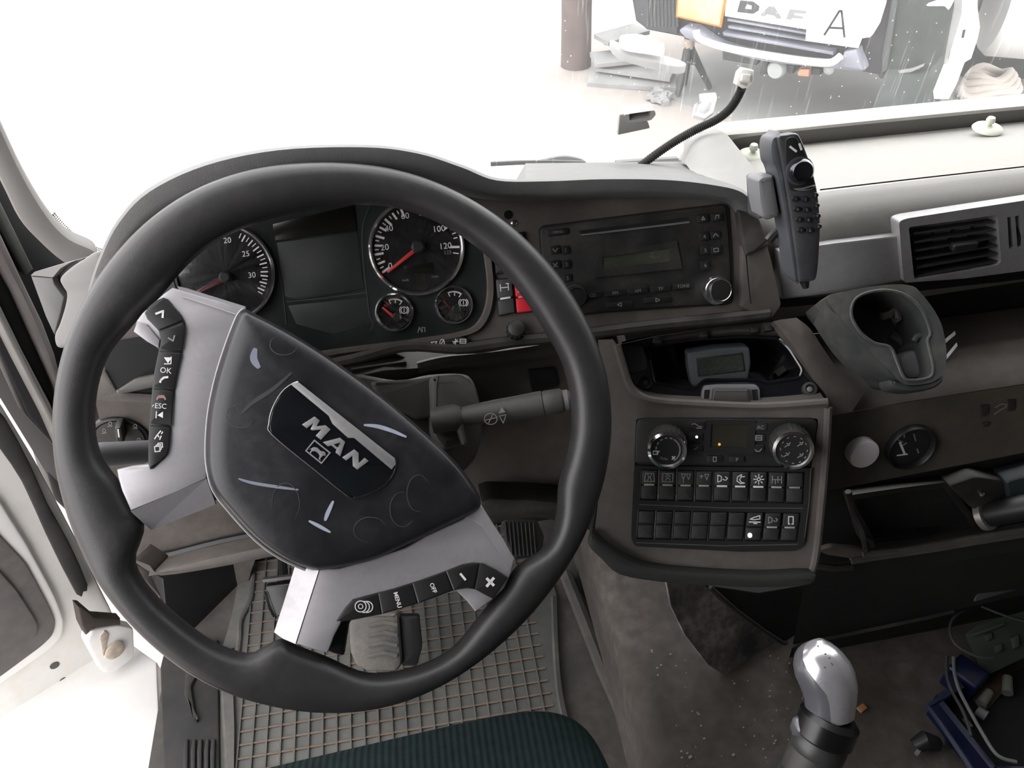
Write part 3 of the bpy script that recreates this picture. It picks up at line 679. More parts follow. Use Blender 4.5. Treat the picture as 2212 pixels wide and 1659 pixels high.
# worn creases on the lower part of the grip
# silver spokes: face and the bent-back facets
def face3(name, m, pts_h, parent, thick=.006, **k):
    """a plate through photo points with a height each on the wheel plane"""
    top = [WH.hit(x, y, h) for x, y, h in pts_h]; bot = [p - WN*thick for p in top]; n = len(top); fs = [tuple(range(n)), tuple(range(2*n-1, n-1, -1))]
    nn = (top[1]-top[0]).cross(top[2]-top[0])
    for i in range(n): j = (i+1)%n; fs.append((i, n+i, n+j, j))
    if nn.dot(WN) < 0: fs = [f[::-1] for f in fs]
    return mk(name, top+bot, fs, m, parent, sharp=20, **k)
Lp = [(352,634),(372,620),(400,628),(470,648),(532,668),(516,705),(491,780),(471,850),(456,920),(448,985),(446,1034),(380,1064),(282,1104),(262,1060),(254,1032),(251,1014),(285,1006),(322,1002),(322,950),(330,870),(336,810),(343,752),(318,738),(288,716),(294,692),(306,676)]
sL = slab('spoke', M_silver, WH, Lp, -.012, .004, SW, bev=.0025)
face3('spoke_facet', M_silver, [(282,1104,.004),(446,1034,.004),(466,1090,-.010),(326,1145,-.012),(290,1112,-.004)], SW)
Bp = [(690,1228),(733,1228),(805,1206),(878,1183),(920,1157),(1000,1122),(1036,1085),(1059,1121),(1089,1166),(1112,1208),(1104,1240),(1090,1272),(1064,1297),(1028,1322),(1010,1300),(987,1277),(904,1304),(826,1327),(738,1344),(722,1376),(708,1412),(670,1402),(638,1391)]
sB = slab('spoke', M_silver, WH, Bp, -.012, .004, SW, bev=.0025)
face3('spoke_facet', M_silver, [(690,1228,.004),(638,1391,.004),(612,1380,-.001),(592,1366,-.008),(612,1305,-.008),(638,1220,-.008)], SW, label='bright bent-back silver spoke edge')
face3('spoke_facet', M_silver, [(1036,1085,-.004),(1059,1121,-.008),(1112,1208,-.006),(1084,1198,.0046),(1042,1138,.0046),(1010,1117,.0046)], SW)
face3('spoke_facet', M_silver, [(382,618,-.004),(402,622,-.008),(530,662,-.008),(528,686,.0046),(470,666,.0046),(396,642,.0046)], SW)
slab('spoke_tab', M_silver, WH, [(316,700),(345,735),(343,752),(318,738),(288,716),(296,694)], .004, .006, SW, bev=.001)
slab('spoke_back', M_black, WH, rnd([(300,700),(380,640),(500,680),(450,1000),(470,1080),(340,1130),(262,1030),(330,990),(346,760)], 10), -.05, -.012, SW, bev=.004)
slab('spoke_back', M_black, WH, rnd([(640,1230),(900,1170),(1040,1100),(1100,1210),(1060,1290),(1020,1310),(985,1270),(756,1342),(744,1420),(716,1412),(610,1360)], 10), -.05, -.012, SW, bev=.004)
# button strips: one plate each, with separate buttons on it
Ls = [(312,676),(352,642),(380,667),(396,688),(400,709),(394,755),(383,804),(375,860),(369,923),(366,961),(361,982),(348,996),(323,1014),(320,965),(324,895),(329,832),(334,797),(343,755),(346,734),(341,713)]
stripL = slab('button_strip', M_black, WH, cr(Ls, 3), .002, .0055, SW, bev=.001)
bl = [[(312,676),(352,643),(380,667),(394,692),(343,714)],[(343,717),(395,696),(399,709),(393,758),(345,752),(347,734)],[(343,757),(392,763),(382,804),(375,842),(331,834),(335,797)],[(330,838),(374,846),(369,923),(367,918),(323,914),(325,895)],[(322,918),(367,924),(365,961),(360,982),(347,995),(323,1012),(320,965)]]
bb = [slab('button', M_gloss if i > 9 else M_black, WH, rnd(inset_px, 4), .0055, .0068, SW, bev=.0006) for i, inset_px in enumerate(bl)]
HB = .0072
icon(M_white, WH, 347, 676, 9, [[(-.9,-.7),(.3,.7),(.9,-.7)]], 4.5, HB, bb[0], ang=28)
icon(M_dim, WH, 372, 732, 8, [[(-.9,.6),(.0,-.6),(.9,.6)]], 3, HB, bb[1], ang=-20)
slab('marking', M_white, WH, [(354,772),(371,772),(363,785)], HB-.0004, HB, bb[2], bev=0); strokes('marking', M_white, WH, [[(370,771),(369,786)],[(355,786),(367,786)]], 2.2, HB, bb[2])
text('lettering', 'OK', WH, 358, 800, 12, 6, HB, bb[2]) if False else text('lettering', 'OK', M_white, WH, 358, 800, 12, 6, HB, bb[2])
icon(M_white, WH, 354, 820, 9, [[(-.9,-.6),(-.7,-.1),(.0,.5),(.9,.6)]], 4.5, HB, bb[2])
icon(mat('phone_red_mark', (.42,.25,.24), .6), WH, 348, 858, 9, [[(-1,-.5),(-.6,.3),(.6,.3),(1,-.5)],[(-.5,0),(.5,0)]], 3.5, HB, bb[3])
text('lettering', 'ESC', M_white, WH, 347, 877, 11, 4, HB, bb[3]); text('lettering', 'r', M_white, WH, 331, 877, 8, 4, HB, bb[3])
slab('marking', M_white, WH, [(352,889),(352,903),(340,897)], HB-.0004, HB, bb[3], bev=0); strokes('marking', M_white, WH, [[(338,889),(337,903)]], 2.2, HB, bb[3])
icon(M_white, WH, 342, 940, 10, [[(-.8,-.8),(-.2,.1),(.1,-.4)],[(-.2,.1),(.5,.9)],[(.3,-.9),(.6,-.2)],[(.7,.3),(.9,.7)]], 2.5, HB, bb[4])
icon(M_white, WH, 342, 967, 10, [[(-.8,-.8),(.3,-.8),(.3,.3),(-.8,.3),(-.8,-.8)],[(-.4,.3),(-.4,.6),(.6,.6),(.6,-.4),(.3,-.4)],[(0,.6),(0,.95),(.95,.95),(.95,0),(.6,0)]], 2, HB, bb[4], ang=-6)
Bs = [(726,1342),(745,1313),(762,1295),(791,1287),(849,1272),(906,1254),(964,1233),(999,1219),(1022,1215),(1045,1217),(1071,1230),(1098,1248),(1065,1294),(1051,1287),(1028,1274),(1010,1271),(982,1275),(904,1304),(826,1327),(750,1342)]
stripB = slab('button_strip', M_black, WH, [V(p) for p in Bs], .002, .0055, SW, bev=.001)
bB = [[(730,1340),(746,1315),(763,1297),(791,1289),(816,1282),(823,1326),(752,1340)],[(819,1281),(849,1273),(890,1260),(901,1303),(827,1325)],[(893,1259),(906,1255),(962,1235),(977,1274),(905,1302)],[(966,1233),(999,1220),(1022,1216),(1034,1217),(1022,1272),(1010,1269),(982,1274)],[(1037,1217),(1045,1218),(1071,1231),(1096,1249),(1065,1292),(1051,1286),(1026,1273)]]
b2 = [slab('button', M_black, WH, rnd(p, 3), .0055, .0068, SW, bev=.0006) for p in bB]
for k, x in enumerate((779, 786, 793)): strokes('marking', M_white, WH, [arc(x, 1310, 12, 0, 360, 18)] if k == 0 else [arc(x, 1311, 12, -100, 100, 12)], 2.2, HB, b2[0])
strokes('marking', M_white, WH, [arc(779, 1310, 5, 0, 360, 10)], 1.8, HB, b2[0])
text('lettering', 'MENU', M_white, WH, 859, 1296, 9, 74, HB, b2[1], bold=.02)
text('lettering', 'OFF', M_white, WH, 936, 1270, 9, 68, HB, b2[2], bold=.02)
strokes('marking', M_white, WH, [[(995,1240),(1005,1252)]], 5, HB, b2[3])
strokes('marking', M_white, WH, [[(1052,1250),(1066,1264)],[(1066,1249),(1052,1266)]], 6, HB, b2[4])
for (a, b) in (((818,1283),(826,1325)),((892,1261),(904,1302)),((965,1235),(980,1273))):
    strokes('groove', M_dim, WH, [[a, b]], 2, .0060, SW)
# hub pad
pad_px = cr([(526,668),(541,673),(608,707),(683,752),(758,804),(832,860),(907,924),(963,976),(1001,1017),(1030,1059),(1038,1081),(1030,1103),(963,1137),(870,1182),(795,1213),(702,1231),(664,1229),(608,1204),(552,1163),(496,1103),(462,1059),(449,1014),(446,965),(451,894),(466,819),(489,745),(513,681)], 3)
slab('pad_base', M_black, WH, [(p.x, p.y) for p in pad_px], -.055, .004, SW, bev=.002)
pillow('hub_pad', M_pad, WH, pad_px, [(1.0, .000), (.99, .0055), (.972, .0105), (.952, .0138), (.925, .0155), (.8, .0175), (.5, .0195), (.2, .020)], SW, c=(700,960), sharp=60)
# raised rib along the upper edge and thin bright seam round the pad
ridge_px = cr([(534,678),(600,712),(683,762),(758,814),(832,870),(907,934),(955,982),(990,1016)], 4, False)
tube('pad_seam', M_silver2, [WH.hit(p.x, p.y, .004) for p in cr([(526,668),(512,684),(488,745),(465,819),(450,894),(445,965),(448,1014),(461,1060),(495,1105),(551,1166),(607,1207),(660,1231)], 4, False)], .0012, SW, n=6)
PADH = .0185
BP = PL(WH.o + WN*.0195, WN)
badge = [(629,831),(644,825),(720,884),(853,991),(856,1002),(845,1032),(814,1059),(790,1070),(769,1075),(750,1070),(680,1014),(589,939),(583,928),(582,915),(589,883),(608,849)]
bd = slab('badge', M_gloss, BP, rnd(badge, 5), -.004, .0012, SW, bev=.0006)
tube('badge_frame', M_chrome, [BP.hit(p.x, p.y, .0008) for p in cr([(644,825),(629,831),(608,849),(589,883),(582,915),(589,939),(680,1014),(750,1070),(769,1075),(814,1059),(845,1032),(856,1002),(853,991)], 3, False)], .0007, bd, n=6)
slab('badge_bar', M_silver2, BP, [(629,831),(644,825),(853,990),(855,1003),(846,1014),(765,946),(752,946),(718,915),(710,898)], .001, .0028, bd, bev=.0005)
# raised letters: each its own outline
th = radians(39); ux, uy = cos(th), sin(th); vx, vy = sin(th), -cos(th)
def lpt(o, x, y): return (o[0]+ux*x+vx*y, o[1]+uy*x+vy*y)
def letter(o, polys, w, h, parent):
    for P in polys: slab('letter', mat('letter_silver', (.42,.41,.42), .4, metal=.4), BP, [lpt(o, x*w, y*h) for x, y in P], .001, .0022, parent, bev=.0003)
Mx = [[(0,0),(.20,1),(.48,1),(.52,.55),(.78,1),(1.06,1),(1.02,0),(.74,0),(.76,.58),(.48,.12),(.40,.12),(.34,.60),(.26,0)]]
Ax = [[(0,0),(.48,1),(.78,1),(1.02,0),(.74,0),(.70,.20),(.40,.20),(.30,0)]]
Nx = [[(0,0),(.20,1),(.46,1),(.76,.45),(.82,1),(1.06,1),(.90,0),(.64,0),(.32,.56),(.24,0)]]
letter((652,917), Mx, 52, 31, bd); letter((697,955), Ax, 48, 31, bd); letter((739,988), Nx, 47, 30, bd)
slab('letter_hole', M_gloss, BP, [lpt((697,955), x*48, y*31) for x, y in ((.45,.36),(.66,.36),(.62,.74))], .0021, .0024, bd, bev=0)
sq = [lpt((659,974), x, y) for x, y in ((0,0),(0,32),(46,32),(46,0))]
sqi = [lpt((659,974), x, y) for x, y in ((3,3),(3,29),(43,29),(43,3))]
frame('emblem_frame', M_silver2, BP, sq, sqi, .001, .0020, bd, bev=.0002)
lion = [lpt((659,974), x, y) for x, y in ((5,8),(9,18),(16,22),(26,21),(33,25),(38,24),(41,19),(37,17),(36,9),(39,5),(34,5),(31,12),(24,14),(17,13),(12,8),(14,4),(9,4),(10,8),(8,12))]
slab('emblem', mat('letter_silver', (.42,.41,.42), .4), BP, lion, .001, .0018, bd, bev=.0003)
# scuffs and smears on the pad (worn-in marks)
HP = .0188
def padstroke(L, w, m, nm='scuff'): strokes(nm, m, WH, [L], w, 0, SW)
def scuff(L, w, m, d):   # follow the dome: short ribbons laid on the pad
    tube('scuff', m, [WH.hit(x, y, d) for x, y in L], w*.00019, SW, n=6)
def dome(x, y):   # pad height there, by the ring profile
    c = WH.uv(700,960); q = WH.uv(x, y)-c; best = 9
    pp = [WH.uv(p.x, p.y)-c for p in pad_px]
    a = atan2(q.y, q.x); pr = min(pp, key=lambda p: abs((atan2(p.y, p.x)-a+pi)%(2*pi)-pi)).length
    s = q.length/pr; R = [(1.0, .000), (.99, .0055), (.972, .0105), (.952, .0138), (.925, .0155), (.8, .0175), (.5, .0195), (.2, .020), (0, .020)]
    for (s0, h0), (s1, h1) in zip(R[:-1], R[1:]):
        if s1 <= s <= s0: return h1 + (h0-h1)*(s-s1)/(s0-s1)
    return .002
def smear(pts, wpx, m, name='scuff', n=5):
    L = cr(pts, n, False); vs, fs = [], []
    for i, p in enumerate(L):
        d = (L[min(i+1, len(L)-1)]-L[max(i-1, 0)]).normalized(); nx, ny = -d.y, d.x
        wv = wpx*(.45+.55*sin(pi*min(1, max(0, i/(len(L)-1)))))/2
        for sgn in (1, -1): vs.append(WH.hit(p.x+nx*wv*sgn, p.y+ny*wv*sgn, dome(p.x, p.y)+.0005))
    for i in range(len(L)-1):
        f = (2*i, 2*i+1, 2*i+3, 2*i+2); nn = (vs[f[1]]-vs[f[0]]).cross(vs[f[2]]-vs[f[0]]); fs.append(f if nn.dot(WN) > 0 else f[::-1])
    mk(name, vs, fs, m, SW)
smear([(786,918),(815,921),(845,930),(878,944)], 9, M_scr2); smear([(720,1082),(708,1108),(702,1125)], 9, M_scr2); smear([(667,1125),(690,1137),(714,1150)], 8, M_scr2)
smear([(515,1034),(545,1043),(600,1052),(645,1058)], 7, M_scr)
smear([(552,752),(548,775),(560,795)], 16, M_scr); smear([(630,805),(590,840),(545,870),(520,895)], 9, M_smear)
for c, rx, ry in (((905,1066),26,40),((870,1100),28,38),((800,1145),36,28),((617,1088),30,45),((613,745),30,22),((520,898),30,26)):
    a0 = random.randint(0, 200); smear([(c[0]+rx*cos(radians(a0+k*40)), c[1]+ry*sin(radians(a0+k*40))) for k in range(7)], 2.6, M_smear, n=4)

# ================================================================ steering column with its stalks
hubc = WH.o - WN*.06
SCOL = thing('steering_column', 'dusty grey steering column shroud with a stalk on either side', 'steering column', hubc)
CO1 = PL(WH.o - WN*.10, WN)
slab('shroud', M_stalk, CO1, cr([(640,820),(760,806),(860,820),(930,808),(1000,806),(1026,822),(1040,870),(1046,930),(1030,990),(990,1030),(900,1090),(700,1120),(560,1080),(480,980),(480,880),(540,830)], 4), -.14, .0, SCOL, bev=.012)
slab('stalk_housing', M_stalk, CO1, rnd([(930,812),(1000,806),(1030,836),(1042,880),(1004,905),(1000,960),(960,975),(935,940)], 14), -.02, .028, SCOL, bev=.008)
strokes('seam', M_void, CO1, [[(948,812),(944,840),(943,915),(938,935)]], 2, .0285, SCOL)
slab('upper_shroud', M_stalk, CO1, rnd([(800,824),(900,818),(936,812),(940,900),(900,905),(820,860)], 8), -.04, .012, SCOL, bev=.004)
# wiper stalk
SA = WH.o - WN*.055
SPL = PL(SA, WN)
s0, s1 = SPL.hit(1000, 899, -.01), SPL.hit(1172, 872, .008)
ax = (s1-s0).normalized(); upv = ax.cross(WN).normalized()
if upv.z < 0: upv = -upv
L = (s1-s0).length
st = lathe('wiper_stalk', M_stalk, s0, ax, [(.004,-.03),(.012,-.028),(.0125,-.006),(.0085,.0),(.0095,.012),(.0105,.03),(.0110,L*.7),(.0118,L*.92),(.0118,L)], SCOL, seg=28, sx=1.0)
lathe('stalk_cap', M_stalk, s0+ax*L, ax, [(.0108,.0005),(.0114,.003),(.0114,.017),(.0105,.0185)], st, seg=28)
lathe('stalk_button', M_grey, s0+ax*(L+.0185), ax, [(.0095,0),(.0095,.005),(.0078,.007)], st, seg=24)
IP = PL(SPL.o + WN*.0105, WN)
strokes('marking', M_dim, IP, [arc(1060,905,14,0,360,16,ry=12),[(1048,908),(1072,902)],[(1055,914),(1064,897)]], 1.8, 0.003, st)
slab('marking', M_dim, IP, [(1078,893),(1092,890),(1084,880)], .002, .003, st, bev=0); strokes('marking', M_dim, IP, [[(1078,899),(1093,896)],[(1080,901),(1087,914),(1092,899)]], 1.8, .003, st)
slab('marking', M_white, IP, [(1198,864),(1212,867),(1203,877)], .002, .0032, st, bev=0)
text('lettering', 'WASH', M_dim, IP, 1202, 880, 5, -8, .003, st)
# lower fin of the stalk joint
slab('stalk_boot', M_stalk, SPL, rnd([(988,874),(1002,880),(1004,925),(1012,960),(1002,962),(990,930),(984,895)], 6), -.03, -.004, SCOL, bev=.003)
# turn signal stalk at the other side
t0, t1 = SPL.hit(330, 975, -.008), SPL.hit(218, 983, .004)
ax2 = (t1-t0).normalized(); L2 = (t1-t0).length
ts = lathe('indicator_stalk', M_grey, t0, ax2, [(.008,-.09),(.0095,-.01),(.0100,L2*.5),(.0104,L2*.86)], SCOL, seg=24)
lathe('stalk_cap', M_grey, t0+ax2*L2*.86, ax2, [(.0104,0),(.0106,.003),(.0102,.014),(.007,.017)], ts, seg=24)

# rotary light switch behind it
LS = PL(KN.o - KN.n*.0, KN.n)
lt = thing('light_switch', 'round black rotary lamp switch in the knee panel behind the silver spoke', 'light switch', LS.hit(258,945))
lathe('ring', M_black, LS.hit(260,946,.0), LS.n, [(.029,-.004),(.029,.003),(.0265,.004),(.025,.001)], lt)
lathe('dial', M_blackd, LS.hit(260,946), LS.n, [(.0245,.0),(.0245,.003),(.020,.004)], lt)
slab('grip', M_blackd, LS, rnd([(246,925),(262,922),(268,960),(252,964)], 5), .003, .018, lt, bev=.003)
for x, y in ((225,930),(238,915),(292,920),(300,950)): strokes('marking', M_dim, LS, [arc(x,y,3.5,0,360,8),[(x-5,y+6),(x+5,y+5)]], 1.5, .0044, lt)
strokes('marking', M_white, LS, [[(255,928),(257,944)]], 3, .0184, lt)

# ================================================================ instrument cluster
IC = thing('instrument_cluster', 'dark instrument panel with two round dials and two small pressure gauges behind steering wheel', 'instrument cluster', FA.hit(720,600))
cl = CLUST
frame('bezel', M_dash, FA, [((p.x-690)*1.035+690, (p.y-600)*1.06+600) for p in cl], [((p.x-690)*.995+690, (p.y-600)*.99+600) for p in cl], .001, .006, IC, hin=-.010)
panel = slab('panel', M_lens, FA, [((p.x-690)*.992+690, (p.y-600)*.988+600) for p in cl], -.02, -.004, IC, bev=0)
slab('display', M_lcdd, FA, [(589,484),(764,443),(770,499),(595,520)], -.005, -.002, IC, bev=.0004)
strokes('edge', mat('panel_edge', (.07,.08,.08), .4), FA, [cr([(800,440),(785,480),(782,520),(786,580),(791,624),(798,680),(806,700),(800,712)], 3, False), cr([(565,510),(590,540),(605,600),(614,660),(618,700)], 3, False), [(620,652),(700,644),(790,632)]], 2.2, -.0035, IC)
slab('divider', mat('panel_grey', (.030,.036,.036), .45, dust=((.07,.07,.066), .4, 20)), FA, [(598,524),(772,502),(786,625),(640,648),(616,640)], -.005, -.0034, IC, bev=.0005)
slab('divider', mat('panel_grey', (.030,.036,.036), .45), FA, [(622,660),(792,642),(804,700),(720,722),(640,700)], -.005, -.0036, IC, bev=.0005)
def dial(name, cx, cy, r, ringm=M_chrome, rw=.0016):
    p = FA.hit(cx, cy, -.002); R = r*FA.px(cx, cy)
    d = lathe(name, M_dial, p, FA.n, [(R,-.004),(R,0),(.001,0)], IC, seg=48)
    lathe('ring', ringm, p, FA.n, [(R-rw,.0),(R-rw,.004),(R,.0055),(R+rw,.004),(R+rw,-.002)], d, seg=64)
    return d, p, R
HD = -.0014
def ticks(d, cx, cy, r0, r1, angs_, wp, m=M_white): strokes('dial_marking', m, FA, [[(cx+r0*cos(radians(a)), cy+r0*sin(radians(a))), (cx+r1*cos(radians(a)), cy+r1*sin(radians(a)))] for a in angs_], wp, HD, d)
def needle(d, tip, tail, wp, m, hub=None, hr=8):
    t, b = V(tip), V(tail); dd = (t-b).normalized(); nn = V((-dd.y, dd.x))*wp/2
    slab('needle', m, FA, [tuple(b+nn), tuple(b-nn), tuple(t-nn*.55), tuple(t+nn*.55)], .003, .0045, d, bev=.0004)
    if hub: lathe('needle_hub', M_black, FA.hit(hub[0], hub[1], -.002), FA.n, [(hr*FA.px(*hub),0),(hr*FA.px(*hub),.008),(hr*.7*FA.px(*hub),.010)], d, seg=24)
d1, p1, R1 = dial('tachometer', 486, 590, 97)
ticks(d1, 486, 590, 78, 92, [-62,-50,-38,-26,-14,-2,4,14,24], 3); ticks(d1, 486, 590, 82, 92, [-68,-56,-44,-32,-20,-8,9,19,29], 2)
for s, x, y in (('20',491,519),('25',531,548),('30',544,594)): text('lettering', s, M_white, FA, x, y, 12, -6, HD, d1)
needle(d1, (424,632), (484,602), 13, M_redd, (490,598), 12); strokes('needle_line', M_redd, FA, [[(432,627),(466,604)]], 2, .0049, d1)
d2, p2, R2 = dial('speedometer', 900, 535, 97)
ticks(d2, 900, 535, 74, 91, [144,170.5,196,222,248,274,300,326,-1], 5)
ticks(d2, 900, 535, 76, 90, [157,183,209,235], 4.5); ticks(d2, 900, 535, 83, 90, [150.5,163.5,177,190,203,216,229,242,313,319.5,332,339,346], 2.5); ticks(d2, 900, 535, 80, 91, [8], 2)
for s, x, y in (('0',843,574),('20',831,534),('40',840,493),('60',875,466),('80',913,459),('100',948,494),('120',962,531)): text('lettering', s, M_white, FA, x, y, 13, -7, HD, d2)
text('lettering', '125', M_dim, FA, 967, 545, 8, -7, HD, d2); text('lettering', 'km/h', M_dim, FA, 876, 605, 5, -4, HD, d2); text('lettering', '1/min', M_dim, FA, 940, 597, 5, -4, HD, d2)
slab('display', M_lcdd, FA, [(872,575),(935,567),(938,590),(876,592)], -.002, -.0012, d2, bev=.0002)
needle(d2, (837,588), (893,543), 9, M_redn, (903,533), 14)
for nm, cx, cy, tip, tail, m in (('pressure_gauge',852,674,(826,664),(850,684),M_redn),('pressure_gauge',980,658,(958,650),(974,668),M_redd)):
    d, p, R = dial(nm, cx, cy, 38, rw=.0012)
    needle(d, tip, tail, 6, m, (cx+6, cy+10), 9)
    strokes('dial_marking', M_white, FA, [arc(cx, cy, 28, -115, -55, 6)], 3, HD, d)
    ticks(d, cx, cy, 20, 28, [-115,-85,-55], 2); ticks(d, cx, cy, 20, 27, [-160,-145,-130], 2, M_redn if m is M_redn else M_redd)
    strokes('dial_marking', M_white, FA, [arc(cx+21, cy-4, 7, 0, 360, 12), arc(cx+21, cy-4, 10, -50, 50, 5), arc(cx+21, cy-4, 10, 130, 230, 5), [(cx+21, cy-8),(cx+21, cy)]], 1.6, HD, d)
icon(M_dim, FA, 911, 712, 9, [[(-1,-.6),(-.5,.6),(0,-.6)],[(.1,-.6),(.1,.5),(.8,.4),(.7,-.6)]], 2, -.003, IC, ang=-6)
# warning lamp strip
WL = thing('indicator_strip', 'slim black strip of telltale symbols under the instrument dials', 'indicator', FA.hit(968,740))
slab('body', M_black, FA, rnd([(922,741),(930,733),(998,727),(1015,733),(1010,744),(935,750)], 5), .0, .006, WL, bev=.001)
icon(M_white, FA, 938, 742, 7, [[(-.9,.5),(.9,.5),(0,-.7),(-.9,.5)]], 1.8, .0064, WL, ang=-6)
strokes('marking', M_white, FA, [arc(955,741,5,0,360,10,ry=8),[(951,746),(959,734)]], 1.8, .0064, WL)
icon(M_white, FA, 984, 738, 6, [[(-1,0),(1,0)],[(0,-1),(0,1)],[(-.7,-.7),(.7,.7)]], 1.8, .0064, WL); icon(M_white, FA, 1000, 737, 7, [[(-.9,-.6),(.9,-.6),(.9,.6),(-.9,.6),(-.9,-.6)],[(-.9,0),(.9,0)]], 1.8, .0064, WL)
# ribbed dimmer knob
KNB = thing('dimmer_knob', 'small ribbed black push knob below the red hazard switch', 'knob', FA.hit(1113,720))
pk = FA.hit(1113,716,.002); ak = (FA.n+V((0,0,.5))).normalized(); r = 19*FA.px(1113,716)
lathe('knob', M_blackd, pk, ak, [(r,0),(r,.010),(r*.9,.014),(r*.6,.0155)], KNB, seg=28)
for k in range(14):
    a = 2*pi*k/14; x = FA.u; y = ak.cross(x).normalized(); x = y.cross(ak)
    tube('grip_rib', M_blackd, [pk+ak*.001+(x*cos(a)+y*sin(a))*r, pk+ak*.011+(x*cos(a)+y*sin(a))*r], .0008, KNB, n=5)
# rocker switches by the wheel
def rocker(label, q, m, plane=FA, h0=0, h1=.006, group=None, bar=.55, barm=M_white):
    c = quad_uv(q, .5, .5); t = thing('rocker_switch', label, 'switch', plane.hit(c[0], c[1], h0), group)
    up = [quad_uv(q, .04, .02), quad_uv(q, .96, .02), quad_uv(q, .96, bar-.02), quad_uv(q, .04, bar-.02)]
    lo = [quad_uv(q, .04, bar+.02), quad_uv(q, .96, bar+.02), quad_uv(q, .96, .98), quad_uv(q, .04, .98)]
    slab('surround', M_black, plane, q, h0-.008, h0+.002, t, bev=.0005)
    slab('upper_rocker', m, plane, rnd(up, 3), h0+.001, h1+.001, t, bev=.0012); slab('lower_rocker', m, plane, rnd(lo, 3), h0+.001, h1, t, bev=.0012)
    if barm: slab('light_bar', barm, plane, [quad_uv(q, .2, bar-.035), quad_uv(q, .8, bar-.035), quad_uv(q, .8, bar+.02), quad_uv(q, .2, bar+.02)], h0+.002, h1+.0013, t, bev=.0002)
    return t
t = rocker('black rocker switch with an axle symbol beside the red hazard switch', [(1070,603),(1106,600),(1114,676),(1077,684)], M_grey if False else mat('switch_grey', (.07,.07,.072), .5))
icon(M_white, FA, 1090, 621, 9, [[(-1,.8),(-1,-.8)],[(-1,0),(.9,0)],[(.9,.9),(.9,-.7)],[(.4,.9),(1.1,.9)]], 2, .0074, t, ang=-5)
t = rocker('bright red hazard warning rocker switch partly behind the wheel rim', [(1109,601),(1145,597),(1151,674),(1116,678)], M_red, barm=mat('hazard_bar', (.75,.3,.3), .5))
strokes('marking', M_white, FA, [[(1119,631),(1138,628),(1126,612),(1119,631)],[(1123,628),(1133,626),(1127,618),(1123,628)]], 1.6, .0074, t)
rocker('blank black switch cover above the red hazard switch', [(1062,512),(1134,500),(1140,586),(1068,594)], M_blackd, barm=None, h1=.004)

# ================================================================ radio
RA = thing('car_radio', 'dusty black car radio with cassette-wide slot, green display and one chrome volume knob', 'radio', FA.hit(1380,560))
CEN_R = V((1375, 566))
RO = [CEN_R + (p-CEN_R)*.992 for p in RADIO]
slab('faceplate', M_blackd, FA, RO, -.02, .004, RA, bev=.002)
tube('seam', M_void, [FA.hit(p.x, p.y, .0015) for p in RO+RO[:1]], .0012, RA, n=6)
HR = .004
slab('disc_slot', M_void, FA, [(1252,498),(1400,480),(1483,469),(1487,475),(1400,487),(1254,505)], HR-.001, HR+.0006, RA, bev=0)
tube('slot_lip', M_grey, [FA.hit(x, y, HR+.0008) for x, y in ((1256,508),(1400,491),(1489,480))], .0011, RA, n=6)
holed('display_surround', M_blackd, FA, [(1290,548),(1462,520),(1474,580),(1286,600)], [[(1300,556),(1446,535),(1449,565),(1301,578)]], HR, HR+.002, RA, hd=HR-.004)
slab('display', M_lcd, FA, [(1299,555),(1447,534),(1450,566),(1300,579)], HR-.003, HR-.0005+.001, RA, bev=0)
def rbtn(x, y, w_, h_, lab=None, ic=None, ang=-7, fs=8):
    a = radians(ang); q = [(x+dx*cos(a)-dy*sin(a), y+dx*sin(a)+dy*cos(a)) for dx, dy in ((-w_/2,-h_/2),(w_/2,-h_/2),(w_/2,h_/2),(-w_/2,h_/2))]
    b = slab('button', M_black, FA, rnd(q, 3), HR-.001, HR+.0016, RA, bev=.0006)
    if lab: text('lettering', lab, M_dim, FA, x, y, fs, ang, HR+.002, b)
    if ic: icon(M_dim, FA, x, y, 6, ic, 1.8, HR+.002, b, ang=ang)
rbtn(1206,501,46,14,'MENU',fs=6)
rbtn(1519,472,24,18,ic=[[(-.6,-.4),(0,.7),(.6,-.4),(-.6,-.4)]]); rbtn(1549,469,24,18,ic=[[(-.7,-.7),(-.4,.6),(.7,.7),(.5,-.5)]])
rbtn(1522,511,22,18,'4'); rbtn(1546,508,22,18,ic=[[(-.9,-.5),(0,.6),(.9,-.5)]]); rbtn(1524,541,22,18,'5'); rbtn(1547,540,24,18,ic=[[(-.8,-.6),(.8,-.6),(.8,.6),(-.8,.6),(-.8,-.6)]]); rbtn(1524,573,22,18,'6')
rbtn(1200,540,22,18,ic=[[(-.9,.5),(-.2,-.6),(.9,.6)]]); rbtn(1222,540,18,18,'1'); rbtn(1200,572,22,18,ic=[[(-.8,-.8),(.8,.8)],[(-.8,.6),(.6,-.8)]]); rbtn(1224,571,18,18,'2'); rbtn(1226,601,18,18,'3')
for x, y, s in ((1280,638,'CD'),(1329,633,'FM'),(1378,628,'AM'),(1427,624,'TP'),(1476,618,'TONE')): rbtn(x, y, 44, 14, s, ang=-6, fs=7)
rbtn(1338,658,60,12,ic=[[(.7,.7),(-.7,0),(.7,-.7),(.7,.7)]], ang=-5); rbtn(1421,648,60,12,ic=[[(-.7,.7),(.7,0),(-.7,-.7),(-.7,.7)]], ang=-5)
def rknob(x, y, rp, m_ring, m_face):
    p = FA.hit(x, y, HR); r = rp*FA.px(x, y)
    k = lathe('volume_knob', m_ring, p - FA.n*.0, FA.n, [(r*1.25,0),(r*1.2,.003),(r,.004),(r,.013),(r*.86,.0155),(r*.78,.0145)], RA, seg=36)
    lathe('knob_face', m_face, p + FA.n*.0146, FA.n, [(r*.8,0),(r*.78,.0008),(.001,.0012)], k, seg=32)
rknob(1546,626,25,M_chrome,M_black); rknob(1240,640,22,M_black,M_black)
